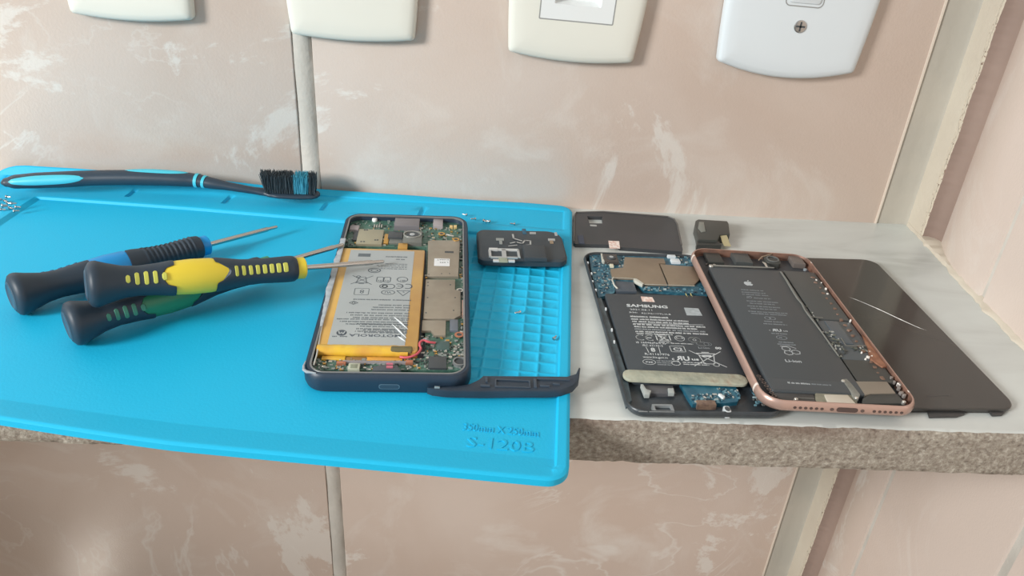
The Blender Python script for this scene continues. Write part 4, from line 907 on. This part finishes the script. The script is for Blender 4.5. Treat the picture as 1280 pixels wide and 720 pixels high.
# its upper cover panel, lying behind it
UP = Fr(-187, -33, .1, -.01)
up = tagged('phone_back_cover', UP, 'thin black phone cover with a camera cut out, behind the black battery phone', 'phone part')
b = MB(); z1 = 2.2
def strip_poly(pts, m=0, z0=0, z1=2.2): b.prism([UP.L(x, y, z1) for x, y in pts], z0, z1, m, 0)
strip_poly([(717.3, 280), (716.8, 271), (718.6, 266.6), (722, 264.8), (733, 264.7), (734, 270.3), (736.8, 279.2)])
strip_poly([(733, 264.7), (753, 264.5), (752.5, 270.8), (734, 270.3)])
strip_poly([(753, 264.5), (755, 264.3), (835, 270.8), (842, 273.2), (845.5, 279), (847, 284), (753.6, 279.2), (752.5, 270.8)])
strip_poly([(717.3, 280), (736.8, 279.2), (753.6, 279.2), (847, 284), (853.5, 312), (772, 306), (719.5, 305), (717, 303)])
strip_poly([(772, 306), (853.5, 312), (853, 314.5), (775, 309)])
upp = b.build('panel', [mat('panel_black', (56, 60, 63), .4, c2=(64, 66, 70), nscale=30)], up, smooth=0)
part('panel_edge', lambda b: b.tube([(*UP.L(x, y, 2.4), 2.3) for x, y in ((717.5, 302), (717.5, 285), (718, 270), (720.5, 265.3), (754, 264.4), (835, 270.6), (842.5, 273.5), (846.5, 280), (852, 306))], .5, 0, 6), mat('edge_brown', (92, 90, 88), .4), upp)
part('lens_slot', lambda b: rect(b, UP, (737.5, 280.6), (746, 282.8), 2.1, 2.35, 0), mat('slot_pale', (170, 172, 170), .5), upp)
part('sticker', lambda b: (poly(b, UP, [(760.5, 300.8), (774, 301.5), (775, 310), (762, 310)], 2.1, 2.5, 0)), mat('sticker_pink', (1, 1, 1)), upp, label='small pink and white sticker')
part('foam_corner', lambda b: rect(b, UP, (722, 294), (731, 304.5), 2.1, 2.6, 0), mat('foam_slate', (64, 72, 88), .6), upp)

# ---------------------------------------------------------------- glass screen on the right
GX = Fr(-74.8, -130.7, .1, .0412)
gx = tagged('phone_screen', GX, 'detached black glass phone screen with a curved scratch, at the right end of the shelf', 'phone screen')
og = rr(67.0, 139.9, 8.0)
glassm = mat('screen_glass', (60, 59, 57), .12, spec=.6)
b = MB(); b.loft([[(x, y, 0) for x, y in og(.9)], [(x, y, 1.2) for x, y in og(.7)], [(x, y, 1.6) for x, y in og(0)], [(x, y, 2.5) for x, y in og(0)], [(x, y, 2.9) for x, y in og(.5)]])
gp = b.build('glass_panel', [glassm], gx)
SCR = [(1058, 370), (1074, 376), (1090, 382.8), (1106, 390), (1122, 397.6), (1136, 404), (1148, 409.3), (1160, 413.5)]
scp, _ = dens([(*GX.L(x, y, 2.95), 2.88) for x, y in SCR], [(1, 1)]*len(SCR), 4)
part('scratch', lambda b: b.tube(scp, [.01+.2*math.sin(PI*k/(len(scp)-1))+(.09 if k % 7 == 3 else 0) for k in range(len(scp))], 0, 5), mat('scratch_white', (226, 226, 222), .5), gp)
part('flex_tab', lambda b: (poly(b, GX, [(1160, 514), (1208, 512), (1206, 517), (1196, 520), (1162, 520.5)], .2, 1.2, 0, .2)), mat('tab_black', (62, 62, 62), .4), gp)
part('flex_tab', lambda b: (poly(b, GX, [(1238, 508), (1257, 503), (1261, 509), (1253, 517.5), (1241, 518), (1236, 512)], .2, 1.4, 0, .2)), mat('tab_black', (1, 1, 1)), gp)
part('bezel_mark', lambda b: stroke(b, [GX.L(x, y, 2.95) for x, y in ((1160, 495.5), (1187, 494))], .6, 2.9, h=.02), mat('tab_black', (1, 1, 1)), gp)

# ---------------------------------------------------------------- pink framed phone
IP = Fr(-123.7, -139.7, 4.42, .0099, .0234); IP.lim = (32.9, 68.5)
ip = tagged('smartphone', IP, 'opened rose gold framed phone propped on the edge of the glass screen', 'phone')
ip.scale = (1, 1, .87)
oi = rr(69.3, 140.6, 10.0, 10)
rose = mat('rose_aluminium', (192, 162, 150), .34, .5)
roseIn = mat('rose_inner', (146, 110, 94), .5, .3, c2=(112, 88, 78), nscale=160)
b = MB(); b.ring(oi, [(2.6, 0), (1.2, .5), (.3, 1.7), (0, 3.4), (.2, 5.0), (.6, 6.1), (1.0, 6.5), (1.5, 6.5)], 0)
b.f = b.f[:-len(oi(0))]; b.m = b.m[:len(b.f)]        # open inner side: closed by the liner below
b.loft([[(x, y, z_) for x, y in oi(i_)] for i_, z_ in ((1.5, 6.5), (1.7, 6.0), (1.7, 2.0), (2.6, 2.0))], 1, True, False, False)
b.loft([[(x, y, 0.0) for x, y in oi(2.6)], [(x, y, 2.0) for x, y in oi(2.6)]][::-1], 2, True, True, True)
fr_ = b.build('frame', [rose, roseIn, mat('tray_black', (62, 66, 70), .45)], ip, smooth=40)
# antenna bands
for (sx, y_) in ((-1, -59), (1, -59), (-1, 59), (1, 59)):
    bb = MB(); prof = [(-.06, 3.4), (.14, 5.02), (.54, 6.14), (.96, 6.56), (1.5, 6.56), (1.56, 6.3)]; low = [(1.14, .44), (.24, 1.66)]
    pr = low+prof; bb.loft([[(sx*(34.65-i_), y_+d_, z_) for i_, z_ in pr] for d_ in (0, 1.5)], 0, False, False, False); bb.build('antenna_band', [mat('band_pale', (224, 214, 206), .5)], fr_)
# bottom openings
hm = mat('hole_dark', (84, 68, 64), .6)
def face(b): b.M = Matrix(((1, 0, 0, 0), (0, 0, 1, -70.3), (0, 1, 0, 0), (0, 0, 0, 1))); return b
IP.lim = None
for (a, c) in ((995, 6), (1092, 6)):
    for k in range(6):
        x, y = IP.L(a+6.6*k, 511+(.5 if a > 1000 else -.7), 3.6); x = (x); bb = face(MB()); bb.prism(circ(x, 3.6, .72, n=12)[:-1], -.12, .06); bb.build('speaker_hole', [hm], fr_)
for a in (1040.5, 1077.5): x, y = IP.L(a, 511, 3.6); bb = face(MB()); bb.prism(circ(x, 3.6, .85, n=12)[:-1], -.15, .06); bb.build('frame_screw', [mat('screw_dim', (110, 96, 92), .3, .5)], fr_)
x, y = IP.L(1059, 511, 3.6); bb = face(MB()); bb.prism(rrect(x-4.6, x+4.6, 2.35, 4.95, 1.25, 5), -.12, .06); bb.build('charging_port', [hm], fr_)
IP.lim = (32.9, 68.5)
# battery
def iq(px, py, z=5.6): return IP.L(px, py, z)
ix0 = iq(906, 370)[0]; ix1 = iq(1000, 370)[0]; iy1 = iq(930, 334)[1]; iy0 = iq(1000, 488)[1]
ibm = mat('battery_slate', (70, 76, 80), .42)
b = MB(); b.prism(rrect(ix0, ix1, iy0, iy1, 1.0, 3), 2.1, 5.6, 0, .5); ib = b.build('battery', [ibm], ip)
part('pull_tab', lambda b: b.box(ix0+.8, ix1-.8, iy0+.6, iy0+8.6, 5.55, 5.75, 0), mat('tab_slate', (72, 78, 82), .4), ib)
b = MB(); z = 5.62; RT = .022-.03
# fruit mark with bite and leaf
x, y = iq(935.5, 352.3)
b.prism([(x+2.35*u, y+2.2*v-.3) for u, v in ((0, .62), (.25, .78), (.5, .8), (.78, .68), (.93, .5), (.68, .28), (.58, .05), (.68, -.2), (.98, -.38), (.85, -.75), (.6, -1.05), (.35, -1.12), (.1, -1.0), (-.1, -1.0), (-.35, -1.12), (-.6, -1.05), (-.9, -.6), (-1.0, -.1), (-.9, .4), (-.65, .72), (-.35, .8))], z-.02, z+.02, 0)
b.prism([(x+2.35*u, y+2.2*v-.3) for u, v in ((0, .92), (.05, 1.2), (.3, 1.5), (.5, 1.56), (.42, 1.2), (.2, .95))], z-.02, z+.02, 0)
for (px, py, wd, n_, sd) in ((927, 361, 12, 1, 1), (927.5, 364, 13, 1, 2), (928.5, 366.7, 14, 1, 3), (943, 371.5, 9, 1, 4), (934, 375, 16.5, 1, 5), (938, 378, 13, 1, 6), (935, 381.3, 17, 1, 7), (939, 384.3, 13.5, 1, 8), (936, 388, 20.5, 1, 9), (939.5, 390.6, 18.5, 1, 10), (956, 400.5, 9, 1, 11), (955, 403.5, 11.5, 1, 12), (965, 415.6, 7.8, 1, 13), (974, 426.5, 7.4, 1, 14), (972.8, 429, 8.6, 1, 15)):
    x, y = iq(px, py); textlines(b, x, y, wd, n_, 1, .95, z+.02, 1, RT, 60+sd, cell=.62, rag=.05)
x, y = iq(937, 370); stroke(b, circ(x, y, 1.3, .9, n=8), .3, z, 1); stroke(b, [(x-1.6, y-1), (x+1.2, y+1.2)], .3, z, 1)
x, y = iq(963, 396.3); stroke(b, circ(x-1.2, y, 1.5, 1.3, n=12), .35, z, 1); stroke(b, circ(x+1.2, y, 1.5, 1.3, n=12), .35, z, 1)
x, y = iq(963, 411.8); b.text('c', 1.8, x-.4, y, z, 0, rot=RT); b.text('R', 3.0, x+3.4, y-.2, z, 0, rot=RT, sx=-1.15, bold=.12); b.text('U', 3.0, x+3.5, y-.2, z, 0, rot=RT, sx=1.15, bold=.12); b.text('us', 1.8, x+6.6, y, z, 0, rot=RT, fit=2.2)
x, y = iq(977.5, 420.5); stroke(b, circ(x, y, 2.5, 1.6), .35, z, 1); b.text('PS', 1.5, x-1.2, y-.5, z, 1, rot=RT)
# recycling hexagons
x, y = iq(989, 437)
for dx, dy in ((-1.7, 1.6), (-1.6, -1.7), (2.1, -.9)): stroke(b, [(x+dx+2.1*math.cos(PI/3*k+.3), y+dy+1.8*math.sin(PI/3*k+.3)) for k in range(6)], .38, z, 0, True)
stroke(b, [(x-3.8, y+3.6), (x+.6, y+3.8), (x+3.2, y+2.2)], .38, z, 0)
x, y = iq(982.5, 450.6); b.text('Li-ion', 2.9, x, y, z, 0, rot=RT, sx=1.15, bold=.03)
x, y = iq(985.5, 478); textlines(b, x, y, 1.2, 1, 1, 1.4, z+.18, 0, RT, 90, rag=0); textlines(b, x+1.6, y, 8.2, 1, 1, 1.1, z+.18, 0, RT, 91, rag=0, cell=.7); textlines(b, x+10.5, y, 8.8, 1, 1, .9, z+.18, 1, RT, 92, rag=0, cell=.6)
b.build('print', [mat('print_silver', (186, 194, 198), .5), mat('print_slate', (138, 148, 154), .5)], ib, smooth=0)
# logic board side
bc = mat('board_cover', (76, 80, 80), .4); bc2 = mat('board_cover_dark', (66, 68, 66), .45); dim = mat('bracket_dim', (128, 130, 126), .4, .3)
jx0, jx1 = ix1+1.0, 34.15-2.2
part('board_cover', lambda b: (b.prism(rrect(jx0, jx1, iq(1040, 397)[1], iy1+1, 1, 2), 2.1, 5.2, 0, .3)), bc, ip)
part('board_cover', lambda b: (b.prism(rrect(jx0, jx1, iq(1060, 446)[1], iq(1040, 398)[1], .6, 2), 2.1, 4.8, 0, .3)), mat('cover_slate', (80, 88, 92), .3), ip)
part('display_shield', lambda b: (rect(b, IP, (1031, 399), (1068, 428), 2.1, 5.5, 0, .3)), mat('shield_black', (84, 92, 98), .25), ip)
part('board_cover', lambda b: (b.prism(rrect(jx0, jx1, iq(1090, 474)[1], iq(1070, 447)[1], .6, 2), 2.1, 5.0, 0, .3)), bc2, ip)
def sideflex(b):
    P_ = [(976.5, 338), (984, 349), (991, 361), (997.5, 371.5), (1003, 378), (1007, 386), (1013, 394), (1020, 403), (1026, 411), (1034, 422), (1041, 432), (1049, 443)]
    b.tube([(*iq(x, y, 5.9), 5.75) for x, y in P_], [.5, .7, .7, .6, .5, .5, .6, .45, .5, .45, .5, .4], 0, 6)
part('board_flex', sideflex, dim, ip)
part('bracket', lambda b: (stroke(b, [iq(x, y, 6) for x, y in ((1013.5, 394), (1029, 395.2))], .7, 5.9), stroke(b, [iq(x, y, 6) for x, y in ((1058, 430.3), (1083, 430.2))], .6, 5.9), stroke(b, [iq(x, y, 6) for x, y in ((1052, 421), (1058, 430))], .6, 5.9)), dim, ip)
b = MB(); smd(b, IP, [(1024, 414), (1042, 412), (1062, 444), (1044, 447)], 60, 5.1, 51, 4, 1.0); smd(b, IP, [(1062, 431), (1084, 432), (1088, 438), (1070, 438)], 26, 5.1, 52, 4, .9); smd(b, IP, [(1004, 381), (1010, 381), (1026, 402), (1016, 402)], 22, 5.2, 53, 4, .8)
b.build('surface_components', [mat('icmp_olive', (104, 108, 98), .4), mat('icmp_dark', (70, 72, 68), .4), mat('icmp_grey', (138, 142, 136), .4), mat('icmp_silver', (180, 182, 178), .35)], ip, smooth=0, kind='stuff')
# crumpled shielding and glue along the right inner wall
def crumb(b, pts, z, r0, seed, m=0):
    r = random.Random(seed)
    for px, py in pts:
        x, y = iq(px, py, z); s_ = r0*r.uniform(.6, 1.3); n_ = 6
        o_ = [(x+s_*r.uniform(.6, 1.2)*math.cos(2*PI*k/n_), y+s_*r.uniform(.6, 1.2)*math.sin(2*PI*k/n_)) for k in range(n_)]; b.prism(o_, z-1.6, z+r.uniform(-.1, .5), m, .25)
for q_ in [(1021, 347.5), (1027.5, 351), (1033, 359), (1035, 365), (1064, 398.5), (1088, 437.5), (1086, 444), (1090.5, 443), (1083, 446), (1123.5, 478), (1078, 438)]: part('solder_bead', lambda b: crumb(b, [q_], 5.8, .65, int(q_[0])), mat('bead_white', (232, 228, 222), .3), ip)
part('torn_shielding', lambda b: crumb(b, [(1016+k*4.6+random.Random(k).uniform(-1, 1), 345+k*6.6) for k in range(20)], 5.4, 1.1, 6), mat('shield_scrap', (128, 104, 90), .4, .3), ip)
part('copper_foil', lambda b: b.prism([IP.L(x, y, 5.8) for x, y in ((1079, 416), (1087, 424), (1098, 438), (1110, 456), (1104, 457), (1096, 452), (1089, 447), (1086, 436))], 4.0, 5.8, 0, .3), mat('foil_copper', (176, 128, 102), .4, .4, c2=(140, 98, 78), nscale=300), ip)
part('torn_shielding', lambda b: crumb(b, [(1115, 470), (1119, 475), (1124, 483), (1128, 488), (1131, 492), (1126, 478)], 5.9, 1.0, 8), mat('scrap_grey', (150, 144, 140), .35, .4), ip)
# top modules
part('connector_bar', lambda b: (b.tube([(*iq(x, y, 6), 5.9) for x, y in ((892, 330.5), (918, 331.2), (945, 332.3), (968, 333))], [.7, .55, .55, .4], 0, 6)), dim, ip)
part('camera_module', lambda b: (lambda p: (b.prism(rrect(p[0]-4.6, p[0]+4.2, p[1]-4.8, p[1]+4.2, 2.5, 4), 2.1, 5.8, 0, .5), b.ring(lambda d: circ(*p, 3.6-d, n=20)[:-1], [(0, 5.7), (0, 6.3), (.8, 6.3), (.8, 5.7)], 1)))(iq(966, 323)), [bc2, mat('ring_dark', (100, 104, 104), .3)], ip)
part('camera_module', lambda b: rect(b, IP, (985, 316), (1008, 328.5), 2.1, 5.6, 0, .5), mat('module_brown', (108, 102, 98), .35), ip)
part('top_bracket', lambda b: rect(b, IP, (914, 314), (942, 327), 2.1, 5.2, 0, .4), bc, ip)
part('top_bracket', lambda b: rect(b, IP, (880, 314), (906, 327), 2.1, 4.6, 0, .4), mat('bracket_black', (58, 60, 58), .4), ip)
part('steel_clip', lambda b: (lambda p: (b.cyl(*p, 5.2, 6.4, 1.3, 0, 10, .3), b.cyl(p[0]+2.2, p[1]+1.4, 5.2, 6.2, .9, 0, 10, .3)))(iq(889, 331.5)), solder, ip)
part('steel_clip', lambda b: b.tube([(*iq(x, y, 6.2), zz) for x, y, zz in ((954, 325, 5.6), (957, 328.5, 6.3), (959.5, 332.5, 6.0))], [.3, .7, .5], 0, 6), solder, ip)
part('camera_flex', lambda b: b.tube([(*iq(x, y, 6.2), 5.9) for x, y in ((949, 323), (953, 319), (960, 317), (965, 315.5))], [.35, .5, .4, .3], 0, 6), mat('flex_tan', (150, 132, 112), .4), ip)
part('steel_clip', lambda b: (lambda p: b.cyl(*p, 4.6, 5.9, 1.0, 0, 8, .3))(iq(1007, 335)), mat('clip_bluegrey', (150, 160, 166), .3, .3), ip)
# lower modules
part('sim_flex', lambda b: (poly(b, IP, [(1019.5, 488), (1022, 486.5), (1044, 487.5), (1060, 488.5), (1072, 492), (1072, 503), (1022, 501.5), (1020, 496)], 2.1, 5.2, 0, .3)), mat('flex_olive', (146, 144, 126), .45, c2=(120, 118, 104), nscale=200), ip)
part('charging_connector', lambda b: poly(b, IP, [(1031.5, 491), (1060.5, 491.5), (1070.5, 502.3), (1036, 501.5)], 3, 6.0, 0, .3), mat('connector_cream', (206, 200, 186), .35, .2), ip)
part('board_flex', lambda b: (poly(b, IP, [(1052.5, 472), (1059, 471.5), (1064, 476), (1076, 491), (1074, 497), (1069, 497), (1062, 485)], 3.5, 5.9, 0, .3)), mat('flex_grey', (138, 140, 134), .4, c2=(116, 118, 112), nscale=200), ip)
for q_ in ((1055, 473.5), (1071.5, 494.5), (1131, 499.5), (996, 496)): part('screw', lambda b: (lambda p: b.cyl(*p, 4.5, 6.3, .85, 0, 12, .25))(iq(*q_, 6.3)), solder, ip)
part('haptic_engine', lambda b: (poly(b, IP, [(1070, 474.5), (1109.5, 475), (1120.5, 489.5), (1089, 490), (1082, 492)], 2.1, 5.6, 0, .4)), mat('haptic_taupe', (146, 138, 126), .35, .35), ip)
part('loudspeaker', lambda b: (poly(b, IP, [(1089, 490.8), (1122, 490.5), (1133, 502.5), (1078, 503), (1079, 496)], 2.1, 5.0, 0, .4)), bc2, ip)
part('loudspeaker', lambda b: (poly(b, IP, [(966, 489), (1018, 490.5), (1020, 500.5), (978, 500)], 2.1, 4.8, 0, .4)), mat('lower_black', (66, 66, 66), .35), ip)
part('glue_line', lambda b: (stroke(b, [iq(x, y, 5) for x, y in ((968, 487.5), (985, 487.8))], .5, 4.9), stroke(b, [iq(x, y, 5) for x, y in ((998, 495.5), (1018, 496.5))], .5, 4.9)), dim, ip)
def gluebits(b):
    P_ = [(949+k*3.2, 468+k*4.1) for k in range(8)]
    for k, p in enumerate(P_): x, y = iq(*p, 5.5); stroke(b, circ(x, y, .9, .7, n=8), .3, 5.3)
part('glue_line', gluebits, mat('glue_brown', (128, 112, 104), .5), ip)
part('glue_line', lambda b: crumb(b, [(884+k*3.2, 328+k*5.6) for k in range(26)], 4.6, .55, 12), mat('glue_dark', (84, 78, 74), .5), ip)

# ---------------------------------------------------------------- loose camera assembly behind it
AS = Fr(-132, -33, .1, .03)
asm = tagged('camera_assembly', AS, 'small loose black camera block with a gold flex cable, behind the rose gold phone', 'phone part')
part('housing', lambda b: (poly(b, AS, [(869.5, 275.5), (873, 273.8), (909, 276), (911, 279), (912.5, 292), (900, 293), (897, 300), (873, 299), (871, 289), (868.5, 281)], 0, 6, 0, .6)), mat('asm_black', (66, 69, 66), .4), asm)
part('cover_plate', lambda b: (poly(b, AS, [(874, 277), (880, 277.5), (882, 289), (877, 290), (872.5, 285)], 6, 6.4, 0, .2)), mat('asm_grey', (128, 132, 126), .35), asm)
part('foot', lambda b: (poly(b, AS, [(871, 300), (899, 301), (902, 306.0), (871, 306.0)], 0, 4.4, 0, .5)), mat('asm_dark', (58, 60, 58), .4), asm)
part('flex_cable', lambda b: (lambda P_: b.loft([[(x, y, z_), (x+4.2, y-.4, z_), (x+4.2, y-.4, z_-.3), (x, y, z_-.3)] for x, y, z_ in P_]))([(*AS.L(899.5, 293.6, 5), 5.2), (*AS.L(901, 297, 4.6), 4.8), (*AS.L(902.5, 301.5, 4.2), 4.2), (*AS.L(905, 307, 3.6), 3.6)]), mat('flex_gold', (188, 180, 142), .4, .2), asm)

# ================================================================== LIGHT
wd = bpy.data.worlds.new('world'); S.world = wd; wd.use_nodes = True
bg = wd.node_tree.nodes['Background']; bg.inputs[0].default_value = (.93, .97, 1.0, 1); bg.inputs[1].default_value = .56
# room beyond the camera: pale walls and ceiling above, darker floor below
wn = wd.node_tree; gt = wn.nodes.new('ShaderNodeTexCoord'); sx_ = wn.nodes.new('ShaderNodeSeparateXYZ'); cr_ = wn.nodes.new('ShaderNodeValToRGB'); mr_ = wn.nodes.new('ShaderNodeMapRange')
mr_.inputs['From Min'].default_value = -1; mr_.inputs['From Max'].default_value = 1
wn.links.new(gt.outputs['Generated'], sx_.inputs[0]); wn.links.new(sx_.outputs['Z'], mr_.inputs['Value']); wn.links.new(mr_.outputs[0], cr_.inputs[0]); wn.links.new(cr_.outputs[0], bg.inputs[0])
cr_.color_ramp.elements[0].position = .25; cr_.color_ramp.elements[0].color = (.40, .355, .32, 1); cr_.color_ramp.elements[1].position = .7; cr_.color_ramp.elements[1].color = (.95, .98, 1, 1)
def area(name, loc, target, sx, sy, power, col=(1, 1, 1)):
    l = bpy.data.lights.new(name, 'AREA'); l.shape = 'RECTANGLE'; l.size = sx; l.size_y = sy; l.energy = power; l.color = col
    o = bpy.data.objects.new(name, l); COL.objects.link(o); o.location = loc
    o.rotation_euler = (Vector(target)-Vector(loc)).to_track_quat('-Z', 'Y').to_euler(); return o
area('window_light', (-1.66, -1.08, .68), (-.3, -.1, 0), .42, .42, 40, (1, .995, .97))
area('sun_patch', (-.947, -.554, -.905), (-.584, 0, -.305), .045, .06, .45, (1, .93, .82))
S.view_settings.view_transform = 'Standard'; S.view_settings.look = 'None'; S.view_settings.gamma = 1; S.view_settings.use_curve_mapping = False
S.view_settings.exposure = -0.12
